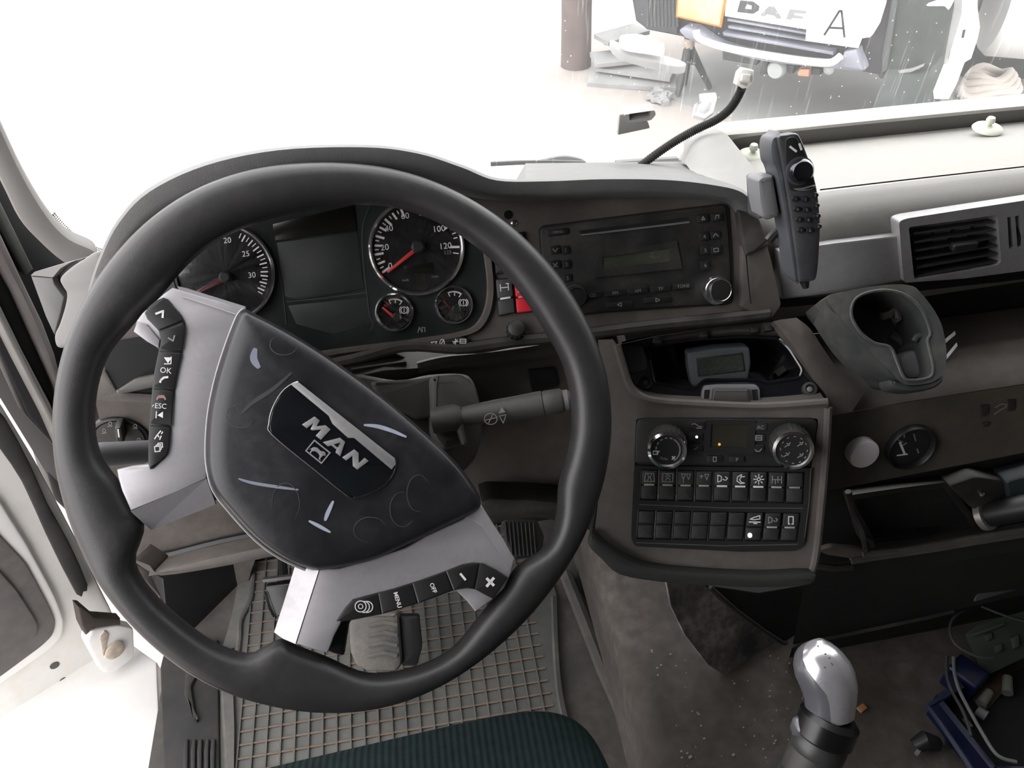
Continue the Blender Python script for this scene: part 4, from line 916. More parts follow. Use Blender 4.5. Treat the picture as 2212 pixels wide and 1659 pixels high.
# ================================================================ climate control unit and switches in the console
M_face = mat('console_black', (.012,.012,.012), .45, dust=((.035,.032,.029), .5, 24))
HV = thing('climate_control', 'black climate control unit with two chrome-ringed knobs and a small display in the console', 'climate control', CO.hit(1570,950))
slab('faceplate', M_face, CO, rnd([(1374,904),(1768,904),(1752,1010),(1371,1006)], 18), -.02, .003, HV, bev=.002)
HH = .003
holed('display_surround', M_black, CO, [(1526,908),(1632,910),(1630,980),(1520,978)], [[(1537,916),(1616,917),(1612,968),(1534,966)]], HH-.001, HH+.002, HV, hd=HH-.004)
slab('display', M_lcdd if False else mat('lcd_brown', (.040,.038,.028), .2), CO, [(1536,915),(1617,916),(1613,969),(1533,967)], HH-.003, HH+.0003, HV, bev=0)
slab('amber_light', M_amber, CO, ell(1554,960,3,n=10), HH+.0003, HH+.0007, HV, bev=0)
def hknob(x, y, r_px, nm):
    p = CO.hit(x, y, .026); r = r_px*CO.px(x, y)*.94; n = CO.n
    k = lathe(nm, M_blackd, p - n*.025, n, [(r*1.02,0),(r*1.0,.016),(r*.98,.022)], HV, seg=40)
    for j in range(26):
        a = 2*pi*j/26; v = CO.u*cos(a)+CO.v*sin(a)
        tube('knob_rib', M_blackd, [p-n*.022+v*r*1.01, p-n*.004+v*r*.99], .0009, k, n=5)
    lathe('ring', M_chrome, p, n, [(r*.99,-.004),(r*1.03,-.001),(r*1.0,.002),(r*.86,.003),(r*.80,.001)], k, seg=48)
    lathe('face', M_black, p, n, [(r*.84,.0),(r*.8,.001),(.001,.0012)], k, seg=36)
    return k
k1 = hknob(1441, 972, 42, 'temperature_knob'); k2 = hknob(1713, 972, 42, 'fan_knob')
HK = .0275
strokes('dial_marking', M_dim, CO, [arc(1443,972,26,-60,60,8)], 3, HK, k1); strokes('dial_marking', M_dim, CO, [arc(1443,972,26,a,a+10,1) for a in range(-200,-60,24)], 3, HK, k1)
icon(M_white, CO, 1417, 978, 6, [[(-1,-.6),(-1,.6),(.6,.6),(.6,-.6),(-1,-.6)],[(.6,0),(1.2,.6)]], 2, HK, k1); text('lettering', 'Auto', M_dim, CO, 1434, 990, 6, 8, HK, k1); strokes('marking', M_white, CO, [[(1452,986),(1458,992)],[(1458,986),(1452,992)]], 2.2, HK, k1)
for dx, dy in ((-14,-12),(14,-14),(-16,9),(14,11)): icon(M_dim, CO, 1715+dx, 973+dy, 6, [[(-1,-.8),(-.2,-.2),(.5,-.2),(1,.8)],[(-.2,.6),(.3,.3)]], 2, HK, k2)
strokes('dial_marking', M_dim, CO, [arc(1715,972,29,a,a+7,1) for a in range(-180,180,30)], 2, HK, k2)
def hbtn(x, y, w_, h_, lab=None, ic=None):
    b = slab('button', M_black, CO, rnd([(x-w_/2,y-h_/2),(x+w_/2,y-h_/2),(x+w_/2,y+h_/2),(x-w_/2,y+h_/2)], 3), HH-.001, HH+.0016, HV, bev=.0005)
    if lab: text('lettering', lab, M_dim, CO, x, y, 8, 1, HH+.0019, b)
    if ic: icon(M_dim, CO, x, y, 8, ic, 2, HH+.0019, b)
    return b
hbtn(1504, 919, 40, 16, ic=[[(-1.2,.3),(-.4,.5),(.2,.1),(.8,-.3),(1.5,-.3)],[(0,-.7),(1.5,-.7)]])
b = hbtn(1504, 944, 30, 18); slab('light', M_led, CO, ell(1505,944,3,n=10), HH+.0016, HH+.002, b, bev=0)
hbtn(1503, 969, 30, 16, ic=[[(-.5,-.3),(.5,.3)]])
hbtn(1643, 923, 28, 18, 'AC'); hbtn(1639, 946, 28, 16, ic=[[(-.8,-.6),(.8,-.6),(.8,.6),(-.8,.6),(-.8,-.6)],[(-.8,0),(.8,0)]]); hbtn(1637, 970, 28, 18, ic=[[(-1,.2),(-.4,-.6),(.5,-.6),(1,.1)]])
hbtn(1544, 992, 34, 14, ic=[[(-.4,-.6),(.4,-.6),(.4,.6),(-.4,.6),(-.4,-.6)]]); hbtn(1592, 993, 34, 14, 'P')
# switch frame with two rows
SF = thing('switch_frame', 'black frame holding two rows of rocker switches below the climate control', 'switch frame', CO.hit(1560,1100))
q1 = [(1384,1014),(1738,1020),(1735,1089),(1382,1081)]; q2 = [(1378,1102),(1730,1108),(1722,1171),(1374,1165)]
holed('frame', M_black, CO, rnd([(1371,1007),(1752,1011),(1738,1176),(1722,1190),(1600,1192),(1371,1180),(1363,1162)], 8), [q1, q2], -.012, .004, SF, hd=-.012)
strokes('edge_line', mat('edge_grey', (.10,.095,.088), .5), CO, [[(1382,1090),(1560,1097),(1734,1098)],[(1374,1172),(1560,1179),(1722,1176)],[(1752,1012),(1747,1090),(1738,1160)]], 2, .0044, SF)
I_ = {
 'windscreen defrost': [[(-1,-.8),(-.8,.8),(.8,.8),(1,-.8),(-1,-.8)],[(-.4,-.6),(-.1,0),(-.4,.6)],[(.4,-.6),(.1,0),(.4,.6)]],
 'heated mirror': [[(-1,-.8),(-1,.8),(1,.8),(1,-.8),(-1,-.8)],[(-.5,-.5),(0,.1),(.5,-.5)],[(-.5,.2),(0,.6),(.5,.2)]],
 'twin lamp': [[(-.9,.8),(-.1,.8),(-.5,-.3),(-.9,.8)],[(.1,.8),(.9,.8),(.5,-.3),(.1,.8)],[(-.5,-.5),(-.5,-.9)]],
 'lamp and tick': [[(.1,.8),(.9,.8),(.5,-.3),(.1,.8)],[(-.9,.4),(-.2,.4)],[(-.55,.7),(-.55,0)]],
 'work lamp': [[(-.9,.7),(-.9,-.7),(-.2,-.4),(-.2,.4),(-.9,.7)],[(.1,-.1),(.5,-.3)],[(.6,.4),(1,.1),(.7,-.3)]],
 'crescent moon': [[(.2,.9),(-.6,.4),(-.7,-.4),(0,-.9),(.8,-.8)],[(.0,.4),(.8,.5)],[(.2,.9),(.1,.3),(-.2,-.1),(.1,-.6),(.8,-.8)]],
 'bright sun': [[(-.4,0),(0,.4),(.4,0),(0,-.4),(-.4,0)],[(-1,0),(-.6,0)],[(.6,0),(1,0)],[(0,1),(0,.6)],[(0,-1),(0,-.6)],[(-.7,.7),(-.45,.45)],[(.7,-.7),(.45,-.45)],[(-.7,-.7),(-.45,-.45)],[(.7,.7),(.45,.45)]],
 'axle and wheels': [[(-.9,.7),(-.9,-.7)],[(-.9,0),(.9,0)],[(.9,.7),(.9,-.7)],[(.2,.6),(.2,-.6)],[(-.3,0),(-.3,-.8)]]}
def cell(q, i, n, g=.06):
    return [quad_uv(q, (i+g/2)/n, .02), quad_uv(q, (i+1-g/2)/n, .02), quad_uv(q, (i+1-g/2)/n, .98), quad_uv(q, (i+g/2)/n, .98)]
M_sw = mat('switch_black', (.020,.022,.022), .5, dust=((.07,.065,.06), .4, 30))
names = list(I_)
for i in range(9):
    qq = cell(q1, i, 9)
    if i < 8:
        t = rocker('rocker switch with the %s symbol in the upper console row' % names[i], qq, M_sw, CO, 0, .004, 'rocker switches in the console', .5, M_white if 3 < i < 7 else mat('bar_grey', (.42,.42,.41), .5))
        c = quad_uv(qq, .5, .24); icon(M_white if 3 < i < 7 else M_dim, CO, c[0], c[1], 11, I_[names[i]], 2, .0056, t, ang=1)
    else: rocker('unmarked rocker switch at the end of the upper console row', qq, M_sw, CO, 0, .004, 'rocker switches in the console', .5, M_dim)
for i in range(9):
    qq = cell(q2, i, 9)
    if i < 6: rocker('blank black switch cover, %s counted from the wheel end of the lower console row' % ('first','second','third','fourth','fifth','sixth')[i], qq, M_sw, CO, 0, .0035, 'blank switch covers in the console', .48, None)
    else:
        nm = ('tipping body', 'smaller work lamp', 'upright door')[i-6]
        t = rocker('rocker switch with the %s symbol in the lower console row' % nm, qq, M_sw, CO, 0, .004, 'rocker switches in the console', .52, None if i == 6 else mat('bar_grey', (.42,.42,.41), .5))
        c = quad_uv(qq, .5, .25)
        ic = ([[(-1.2,-.5),(1.2,-.5)],[(-1,.1),(-.2,.5),(1.1,.9),(1.1,.2),(-.1,0),(-1,.1)],[(-.2,-.8),(.5,-.8)]], I_['work lamp'], [[(-.5,-.8),(-.5,.8),(.5,.8),(.5,-.8),(.2,-.8)],[(-.5,-.8),(-.2,-.8)]])[i-6]
        icon(M_white if i != 7 else M_dim, CO, c[0], c[1], 10, ic, 2.2, .0056, t, ang=1)
        if i == 6: slab('light', M_led, CO, ell(1620,1157,5,n=12), .004, .0052, t, bev=.0002)

# ================================================================ open tray with the display gadget
TY = thing('storage_tray', 'glossy black open storage tray on top of the console, its cover missing', 'tray', ST.hit(1570,800))
ty_out = cr([(1330,742),(1345,738),(1395,728),(1480,716),(1580,704),(1672,698),(1694,724),(1722,768),(1756,824),(1784,864)], 2, False) + [V((1740,872)),V((1648,876)),V((1525,872)),V((1420,864)),V((1380,852)),V((1358,826)),V((1344,788))]
ty_in = rnd([(1400,746),(1500,733),(1600,727),(1678,730),(1704,752),(1734,800),(1727,817),(1657,828),(1640,821),(1521,821),(1500,842),(1413,826)], 10)
ST2 = PL(ST.o, ST.n)
holed('tray_frame', M_gloss, ST, [(p[0], p[1]) for p in ty_out], [ty_in], -.03, .002, TY, hd=-.055, floor=True)
tube('tray_edge', M_gloss, [ST.hit(p.x, p.y, .002) for p in ty_in+ty_in[:1]], .002, TY, n=8)
slab('tray_back_wall', M_dashd, ST, [(1340,742),(1420,724),(1560,704),(1672,694),(1690,720),(1600,716),(1480,728),(1400,742)], -.004, .012, TY, bev=.002)
for x, y in ((1420,735),(1520,722),(1630,712),(1660,708)): slab('clip', M_blackd, ST, rnd([(x-9,y-6),(x+9,y-8),(x+10,y+5),(x-8,y+7)], 3), .010, .017, TY, bev=.001)
slab('worn_corner', M_grey, ST, rnd([(1334,745),(1384,738),(1396,772),(1398,795),(1362,808),(1350,780)], 6), .0, .0035, TY, bev=.001)
for x, y in ((1394,828),(1748,842)):
    lathe('screw_boss', M_blackd, ST.hit(x, y, .002), ST.n, [(.0075,0),(.007,.004),(.0045,.0045),(.0042,.001)], TY, seg=20)
    lathe('screw', M_grey, ST.hit(x, y, .003), ST.n, [(.003,0),(.003,.002),(.001,.003)], TY, seg=10)
# crumbs in the tray corner
tube('debris', M_stalk, [ST.hit(1678,808,-.05), ST.hit(1696,795,-.045), ST.hit(1712,806,-.05)], .004, TY, n=6)
# small display unit standing in the tray
GP = PL(at(1552, 800, .872), elev(30, 14))
GD = thing('display_unit', 'small grey electronic display unit standing in the black tray', 'display', GP.hit(1552,835))
slab('case', M_grey if False else mat('gadget_case', (.075,.085,.095), .45, dust=((.15,.15,.15), .35, 30)), GP, rnd([(1483,762),(1545,752),(1612,748),(1620,752),(1623,786),(1616,822),(1560,834),(1494,836),(1486,800)], 7), -.02, .004, GD, bev=.003)
slab('screen_rim', M_black, GP, [(1504,774),(1605,762),(1611,802),(1508,814)], .003, .0046, GD, bev=.0004)
slab('screen', mat('gadget_screen', (.035,.042,.034), .2, dust=((.07,.07,.06), .5, 40)), GP, [(1508,777),(1602,766),(1607,800),(1512,811)], .004, .005, GD, bev=0)
# the tray's front clip (lid catch) that rests over the edge
CL = PL(at(1580, 850, .855), elev(38, 19))
CC = thing('lid_catch', 'grey plastic lid catch clipped over the front edge of the black tray', 'clip', CL.hit(1580,868))
slab('catch_plate', M_grey, CL, rnd([(1521,834),(1550,831),(1634,831),(1642,840),(1643,870),(1622,870),(1536,871),(1514,869),(1516,845)], 5), -.008, .003, CC, bev=.002)
slab('catch_tab', M_stalk, CL, rnd([(1540,840),(1618,840),(1622,876),(1536,877)], 4), .0, .012, CC, bev=.003)
for q in ([(1522,842),(1534,842),(1530,866),(1520,866)], [(1624,842),(1636,841),(1638,864),(1628,866)]): slab('catch_slot', M_void, CL, q, .0025, .0035, CC, bev=0)

# ================================================================ cup holder
CH = PL(at(1920, 740, .83), elev(47, 12))
CU_ = thing('cup_holder', 'dark grey plastic cup holder with a notched rim, clipped onto the dash shelf', 'cup holder', CH.hit(1920,800,-.05))
top_o = cr([(1786,642),(1830,628),(1880,619),(1933,614),(1968,617),(1985,628),(2012,661),(2032,696),(2041,730),(2045,765),(2042,795),(2034,812),(2012,826),(1975,832),(1950,828),(1928,806),(1890,770),(1850,726),(1815,684)], 3)
hole = cr([(1838,672),(1846,648),(1868,634),(1902,627),(1936,630),(1966,644),(1990,668),(2004,698),(2010,722),(2004,735),(2010,765),(2016,795),(2008,816),(1966,822),(1950,812),(1936,778),(1922,750),(1890,742),(1862,722),(1844,696)], 3)
holed('rim', M_cup, CH, [(p.x, p.y) for p in top_o], [[(p.x, p.y) for p in hole]], -.006, .0, CU_, hd=-.075, sharp=50)
lo_h = -.055
body_lo = [CH.hit(p.x, p.y, 0) for p in top_o]
cen = sum(body_lo, V())/len(body_lo)
rowsb = [[p - CH.n*.003 for p in body_lo], [cen+(p-cen)*1.0 - CH.n*.03 for p in body_lo], [cen+(p-cen)*.97 - CH.n*.075 for p in body_lo]]
loft('cup_body', M_cup, rowsb, CU_, closed=True, sharp=50)
slab('cup_floor', M_cup, CH, [(p.x, p.y) for p in hole], -.080, -.072, CU_, bev=0)
tube('rim_edge', M_cup, [CH.hit(p.x, p.y, -.0005) for p in list(hole)+[hole[0]]], .0016, CU_, n=8)
# side cheek that sweeps to the console
loft('cheek', M_cup, [[CH.hit(x, y, h) for x, y in cr(L, 3, False)] for L, h in (([(1786,642),(1815,684),(1850,726),(1890,770),(1928,806),(1950,828)], -.001), ([(1772,668),(1800,706),(1836,750),(1874,790),(1908,822),(1945,840)], -.02), ([(1757,700),(1776,730),(1800,764),(1838,802),(1880,818),(1930,846)], -.05))], CU_, sharp=60)
slab('front_lip', M_cup, CH, cr([(1950,826),(1975,831),(2012,825),(2036,808),(2040,822),(2020,838),(1985,846),(1955,845),(1930,838),(1925,820)], 3), -.03, -.002, CU_, bev=.004)
tube('spring_clip', M_stalk, [CH.hit(x, y, -.045) for x, y in ((1904,684),(1922,680),(1934,665),(1940,690),(1930,694))], .004, CU_, n=8)
tube('spring_clip', M_cup, [CH.hit(x, y, -.02) for x, y in ((1974,738),(1980,728),(1992,724),(2004,724))], .003, CU_, n=8)
slab('cup_tongue', M_grey, CH, cr([(1945,770),(1970,755),(1990,762),(2008,800),(2004,814),(1966,819),(1952,806)], 3), -.06, -.03, CU_, bev=.006)
tube('debris', M_stalk, [CH.hit(x, y, -.068) for x, y in ((1924,722),(1945,735),(1956,750),(1972,752))], .005, CU_, n=8)
for i, (a, b) in enumerate((((2044,733),(2063,719)), ((2045,769),(2067,744)))):
    S_ = PL(aty(2055, 745, .61), elev(70))
    t = slab('paper_scrap', M_paper, S_, [(a[0],a[1]-3),(b[0],b[1]-5),(b[0]+2,b[1]+3),(a[0]+2,a[1]+5)], .002, .005, bev=.0005)
    tag(t, ('upper' if i == 0 else 'lower')+' pale splinter of plastic on the shelf beside the cup holder', 'scrap', 'pale splinters on the shelf')

# ================================================================ silver trim with the air vent
TI = thing('silver_trim', 'long silver trim strip along the dash front beside the radio', 'trim', TR_.hit(1800,580))
slab('strip', M_silver2, TR_, rnd([(1683,543),(1800,525),(1945,508),(1953,606),(1800,634),(1690,648)], 4), -.02, .010, TI, bev=.002)
AV = thing('air_vent', 'rectangular silver-framed air vent with black slats in the dash front', 'vent', TR_.hit(2070,530))
fo = rnd([(1942,478),(1958,472),(2080,453),(2212,433),(2420,400),(2420,552),(2212,585),(2080,602),(1953,611),(1948,560)], 8)
h1_ = rnd([(1963,491),(2060,478),(2155,464),(2163,566),(2153,574),(2070,590),(1975,604)], 5)
h2_ = [(2176,470),(2186,468),(2192,535),(2180,538)]; h3_ = [(2193,467),(2203,465),(2210,532),(2198,534)]
h4_ = rnd([(2222,455),(2420,425),(2420,530),(2230,560)], 5)
holed('frame', M_silver2, TR_, [(p[0], p[1]) for p in fo], [h1_, h2_, h3_, h4_], -.0, .016, AV, hd=-.006)
slab('duct', M_void, TR_, [(1955,484),(2440,410),(2440,580),(1965,614)], -.05, -.012, AV, bev=0)
for k in range(6):
    t = (k+.6)/6.2
    a = (1962+12*t, 491+113*t); b = (2156+8*t, 464+104*t)
    P0, P1 = TR_.hit(*a, .004), TR_.hit(*b, .004); d = (P1-P0)/2; c = (P0+P1)/2
    mk('slat', *box_geo(c, d, TR_.n*.008+TR_.v*.001, TR_.v*.0011), mat('slat_grey', (.045,.047,.045), .5), AV, smooth=False)
for k in range(6):
    t = (k+.6)/6.2; P0, P1 = TR_.hit(2224+4*t, 458+98*t, .004), TR_.hit(2418, 428+100*t, .004)
    mk('slat', *box_geo((P0+P1)/2, (P1-P0)/2, TR_.n*.008+TR_.v*.001, TR_.v*.0011), mat('slat_grey', (.045,.047,.045), .5), AV, smooth=False)
for k in range(4):
    P = TR_.hit(2000+k*42, 545-k*6, -.008); mk('vane', *box_geo(P, TR_.u*.0008, TR_.n*.006, TR_.v*.026), M_black, AV, smooth=False)
rbox('vent_knob', M_blackd, TR_.hit(2082,531,.016), .0135, .004, .004, .002, AV)
for (x0, x1, y0, y1) in ((2176,2190,468,538),(2193,2208,465,534)):
    c = TR_.hit((x0+x1)/2, (y0+y1)/2, -.001)
    lathe('thumb_wheel', M_black, c - TR_.u*.0035, TR_.u, [(.001,0),(.015,.0003),(.0155,.0035),(.015,.0067),(.001,.007)], AV, seg=28)

# ================================================================ handset in its holder
HP_ = PL(at(1722, 450, .70), elev(22, 6))
HS = thing('handset', 'dark car telephone handset with a round button, standing in a holder on the dash', 'handset', HP_.hit(1740,605,-.02))
face_px = [(1681,297),(1700,290),(1722,288),(1732,300),(1746,335),(1758,372),(1767,410),(1772,450),(1774,495),(1772,540),(1769,580),(1764,604),(1752,609),(1728,610),(1724,580),(1716,520),(1708,460),(1698,400),(1688,340)]
slab('face', M_phone, HP_, cr(face_px, 3), -.012, .0, HS, bev=.003)
side_px = [(1664,320),(1668,300),(1678,293),(1690,292),(1704,400),(1718,500),(1730,608),(1718,606),(1712,580),(1700,500),(1688,430),(1676,370),(1667,350)]
slab('side', mat('handset_side', (.065,.070,.080), .4, dust=((.13,.13,.13), .3, 40)), HP_, cr(side_px, 3), -.030, -.003, HS, bev=.004)
slab('keypad_panel', M_black, HP_, cr([(1697,312),(1700,300),(1712,296),(1722,300),(1736,325),(1750,365),(1760,400),(1762,408),(1740,412),(1712,412),(1704,400),(1698,350)], 3), -.001, .0014, HS, bev=.0006)
lathe('round_button', M_gloss, HP_.hit(1729,369,.001), HP_.n, [(.0095,0),(.0092,.004),(.0075,.0065),(.004,.0058),(.001,.0055)], HS, seg=36)
lathe('button_ring', M_phone, HP_.hit(1727,369,.001), HP_.n, [(.0108,0),(.0108,.0012),(.0096,.0018)], HS, seg=36)
strokes('marking', M_white, HP_, [[(1707,317),(1720,327)],[(1727,311),(1731,323)]], 5, .0018, HS)
slab('ridge', M_grey, HP_, cr([(1716,408),(1735,406),(1758,400),(1764,404),(1750,411),(1728,413)], 3), .0, .003, HS, bev=.001)
digits = ['1','2','3','4','5','6','7','8','9','*','0','#']
for r in range(4):
    for c in range(3):
        x = 1719+c*21+r*4.2 - (c*r*.9); y = 430+r*22.5 - c*(3.2 if c < 2 else 4.0) + (4 if c == 1 else 0)
        k = slab('key', M_black, HP_, ell(x, y, 8.5, 6.0, 14, -8), -.001, .0022, HS, bev=.0008)
        text('lettering', digits[r*3+c], M_dim, HP_, x, y, 6, -6, .0026, k)
HO = thing('handset_holder', 'grey swivel holder clipped to the dash edge, gripping the telephone handset', 'holder', HP_.hit(1660,430,-.03))
slab('clamp', M_grey, HP_, rnd([(1637,390),(1646,382),(1672,378),(1686,460),(1684,468),(1660,477),(1648,470),(1640,430)], 5), -.035, -.006, HO, bev=.004)
slab('clamp_back', M_phone, HP_, rnd([(1636,386),(1648,380),(1655,470),(1640,474)], 4), -.045, -.016, HO, bev=.003)
tube('bracket', M_black, [HP_.hit(x, y, -.03) for x, y in ((1690,470),(1690,490),(1668,510),(1660,520))], .004, HO, n=8)
tube('plug', M_black, [HP_.hit(1738,607,-.008), HP_.hit(1741,622,-.008)], [.004,.0025], HS, n=8)

# ================================================================ white button, round gauge, plug
WB = thing('push_button', 'plain white round push button on the panel beside a round black gauge', 'button', GL.hit(1870,980))
p = GL.hit(1869,984,.012); r = 31*GL.px(1869,984)
lathe('cap', M_btnw, p - GL.n*.012, GL.n, [(r*.98,0),(r,.009),(r*.94,.0115),(r*.8,.0125),(.001,.0125)], WB, seg=40)
RG = thing('round_gauge', 'round black gauge with a pale pointer on the panel right beside the white button'.replace(' right',''), 'gauge', GL.hit(1962,960))
p = GL.hit(1962,963,.0); r = 48*GL.px(1962,963)
lathe('rim', M_black, p, GL.n, [(r*1.02,-.004),(r*1.02,.006),(r*.97,.008),(r*.92,.006),(r*.90,.002)], RG, seg=48)
lathe('face', M_dial, p, GL.n, [(r*.92,0),(r*.92,.0022),(.001,.0022)], RG, seg=40)
HG = .0026
strokes('pointer', M_white, GL, [[(1944,956),(1954,980)]], 5, HG, RG); strokes('pointer', M_white, GL, [[(1938,984),(1960,981)]], 3, HG, RG)
for L in ([(1954,935),(1953,945)],[(1974,938),(1978,952)],[(1940,950),(1950,955)],[(1981,970),(1984,978)],[(1958,957),(1950,962)]): strokes('dial_marking', M_dim, GL, [L], 3, HG, RG)
PLG = thing('socket_plug', 'thick dark round plug stuck in a pale socket ring at the open compartment', 'plug', CP.hit(2180,1105,.02))
p0 = CP.hit(2128,1112,.02); p1 = CP.hit(2230,1092,.055); axp = (p1-p0).normalized(); Lp_ = (p1-p0).length
lathe('plug_body', M_black, p0, axp, [(.014,.0),(.0155,.006),(.0155,Lp_*.8),(.014,Lp_)], PLG, seg=28)
lathe('socket_ring', mat('socket_metal', (.40,.38,.35), .4, metal=.6), p0, axp, [(.0165,-.006),(.0195,-.004),(.0195,.004),(.0165,.005)], PLG, seg=28)
# ================================================================ floor mat
MT = thing('floor_mat', 'grey rubber floor mat with a moulded grid of square cells under the steering wheel', 'floor mat', rel(-.14, .6, -1.25))
FM = PL(rel(0, 0, -1.246), (0, 0, 1))
mat_px = [(474,1420),(500,1330),(520,1225),(560,1200),(700,1150),(1100,1130),(1172,1180),(1204,1290),(1207,1400),(1212,1480),(1228,1560),(1270,1700),(480,1760),(476,1659)]
slab('base', M_matc, FM, mat_px, -.004, .002, MT, bev=.001)
xl, xr = atz(522,1540,-1.244).x, atz(1190,1500,-1.244).x
y0, y1 = .32, 1.0
nx = int((xr-xl)/.0213); ny = int((y1-y0)/.0213)
rib = MB(); rib2 = MB()
for i in range(nx+1):
    x = xl + i*.0213
    rib.add(*box_geo(V((x, (y0+y1)/2, .0072)), V((.0012,0,0)), V((0,(y1-y0)/2,0)), V((0,0,.0028))))
for j in range(ny+1):
    y = y0 + j*.0213
    rib2.add(*box_geo(V(((xl+xr)/2, y, .0068)), V(((xr-xl)/2,0,0)), V((0,.0014,0)), V((0,0,.0022))))
o = rib.build('length_ribs', M_mat, MT, smooth=False); o['kind'] = 'stuff'
o = rib2.build('cross_ribs', M_matd, MT, smooth=False); o['kind'] = 'stuff'
loft('border', M_mat, [[FM.hit(x, y, h) for x, y in L] for L, h in (([(470,1400),(474,1480),(478,1570),(482,1659),(488,1760)], .002), ([(476,1400),(481,1480),(486,1570),(491,1659),(498,1760)], .010), ([(500,1400),(503,1480),(506,1570),(505,1659),(510,1760)], .010), ([(506,1400),(508,1480),(510,1570),(509,1659),(514,1760)], .002))], MT)
loft('border', M_mat, [[FM.hit(x, y, h) for x, y in cr(L, 4, False)] for L, h in (([(1190,1290),(1193,1400),(1200,1490),(1214,1560),(1240,1640)], .002), ([(1194,1288),(1198,1400),(1205,1490),(1219,1560),(1246,1640)], .012), ([(1202,1286),(1206,1400),(1214,1488),(1229,1558),(1256,1638)], .010))], MT)
tube('raised_edge', M_mat, [FM.hit(p.x, p.y, .004) for p in cr([(548,1216),(546,1260),(540,1300),(520,1340),(517,1380),(512,1420)], 4, False)], .005, MT, n=8)
# kick panel at the far left, coloured black for the footwell's shade, and cover
o = slab('trim_14', M_black, PL(rel(-.47, .9, -1), (.75, -.66, .1)), [(352,1250),(480,1190),(560,1195),(545,1240),(520,1330),(475,1400),(440,1420),(360,1330)], -.02, 0, bev=.004); o['kind'] = 'structure'
slab('footwell_side', M_dash, PL(rel(-.49, .80, -1), (.5, -.85, .1)), [(288,1214),(322,1234),(344,1280),(372,1340),(378,1420),(345,1290),(300,1240)], -.01, .0, DB, bev=.002)
slab('kick_plate', M_floor, PL(rel(-.3,.98,-1.1),(0,-1,.25)), [(470,1190),(560,1190),(545,1230),(520,1320),(505,1400),(474,1390),(478,1300),(500,1250)], -.01, 0, DB, bev=.003)

# pedals
BPp = PL(aty(810, 1390, .70), elev(48))
BPD = thing('brake_pedal', 'grey worn rubber brake pedal pad below the spoke with round MENU buttons'.replace(' with round MENU buttons', ' of the steering wheel'), 'pedal', BPp.hit(810,1400,-.03))
slab('pad', M_pedal, BPp, rnd([(752,1340),(770,1320),(860,1322),(868,1436),(856,1452),(794,1452),(768,1438),(756,1410)], 8), -.03, .0, BPD, bev=.008)
for k in range(4): tube('pad_rib', M_pedal, [BPp.hit(796, 1352+k*22, .0), BPp.hit(830, 1344+k*22, .001), BPp.hit(858, 1350+k*22, .0)], .003, BPD, n=6)
tube('arm', M_black, [BPp.hit(830,1350,-.02), aty(800,1190,.93), aty(790,1120,.97)], .012, BPD, n=8)
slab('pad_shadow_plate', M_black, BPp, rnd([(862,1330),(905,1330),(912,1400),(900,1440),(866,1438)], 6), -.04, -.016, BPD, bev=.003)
APp = PL(aty(1120, 1165, .83), elev(30))
APD = thing('accelerator_pedal', 'ribbed black accelerator pedal seen between hub pad and wheel rim', 'pedal', APp.hit(1120,1190,-.02))
slab('plate', M_black, APp, rnd([(1082,1130),(1096,1118),(1160,1124),(1176,1160),(1168,1204),(1112,1210)], 5), -.012, .0, APD, bev=.003)
for k in range(8): tube('pedal_rib', M_blackd, [APp.hit(1092+k*8.6, 1128, .0015), APp.hit(1098+k*8.6, 1200, .0015)], .0013, APD, n=5)
tube('arm', M_black, [APp.hit(1130,1130,-.01), aty(1140,1050,.96)], .008, APD, n=8)
CPp = PL(aty(600, 1290, .86), elev(40))
CPD = thing('clutch_pedal', 'dark clutch pedal with bright metal edge at the far side of footwell', 'pedal', CPp.hit(600,1320,-.02))
slab('pad', M_black, CPp, rnd([(572,1266),(640,1258),(648,1318),(596,1334)], 5), -.02, 0, CPD, bev=.003)
tube('metal_edge', M_chrome, [CPp.hit(x, y, .001) for x, y in ((573,1280),(580,1306),(592,1332))], .0028, CPD, n=6)
tube('arm', M_black, [CPp.hit(615,1270,-.01), aty(610,1210,.95), aty(600,1150,.97)], .008, CPD, n=8)
slab('arm_bracket', M_stalk, CPp, [(566,1252),(640,1243),(642,1250),(568,1259)], -.01, .006, CPD, bev=.001)

# ================================================================ driver seat
SE = thing('driver_seat', 'teal-black ribbed fabric driver seat cushion at the bottom edge below the wheel', 'seat', V((-.15, .12, 0)))
def cushion(name, m, c, hx, hy, hz, e, parent, nu=40, nv=20, rotz=0, **k):
    vs, fs = [], []
    sg = lambda t, p: (abs(t)**p)*(1 if t >= 0 else -1)
    for i in range(nv+1):
        ph = -pi/2 + pi*i/nv
        for j in range(nu):
            th_ = 2*pi*j/nu
            x = hx*sg(cos(ph), e)*sg(cos(th_), e); y = hy*sg(cos(ph), e)*sg(sin(th_), e); z = hz*sg(sin(ph), e)
            vs.append(V((x*cos(rotz)-y*sin(rotz), x*sin(rotz)+y*cos(rotz), z)) + V(c))
    for i in range(nv):
        for j in range(nu):
            l = (j+1)%nu; fs.append((i*nu+j, i*nu+l, (i+1)*nu+l, (i+1)*nu+j))
    return mk(name, vs, fs, m, parent, sharp=180, **k)
cushion('cushion', M_seat, (-.140, .122, .385), .270, .268, .092, .25, SE, 96, 36, rotz=radians(3.5))
rbox('seat_base', M_black, (-.155, .08, .18), .20, .20, .17, .03, SE)
cushion('backrest', M_seat, (-.155, -.32, .82), .25, .10, .36, .45, SE)

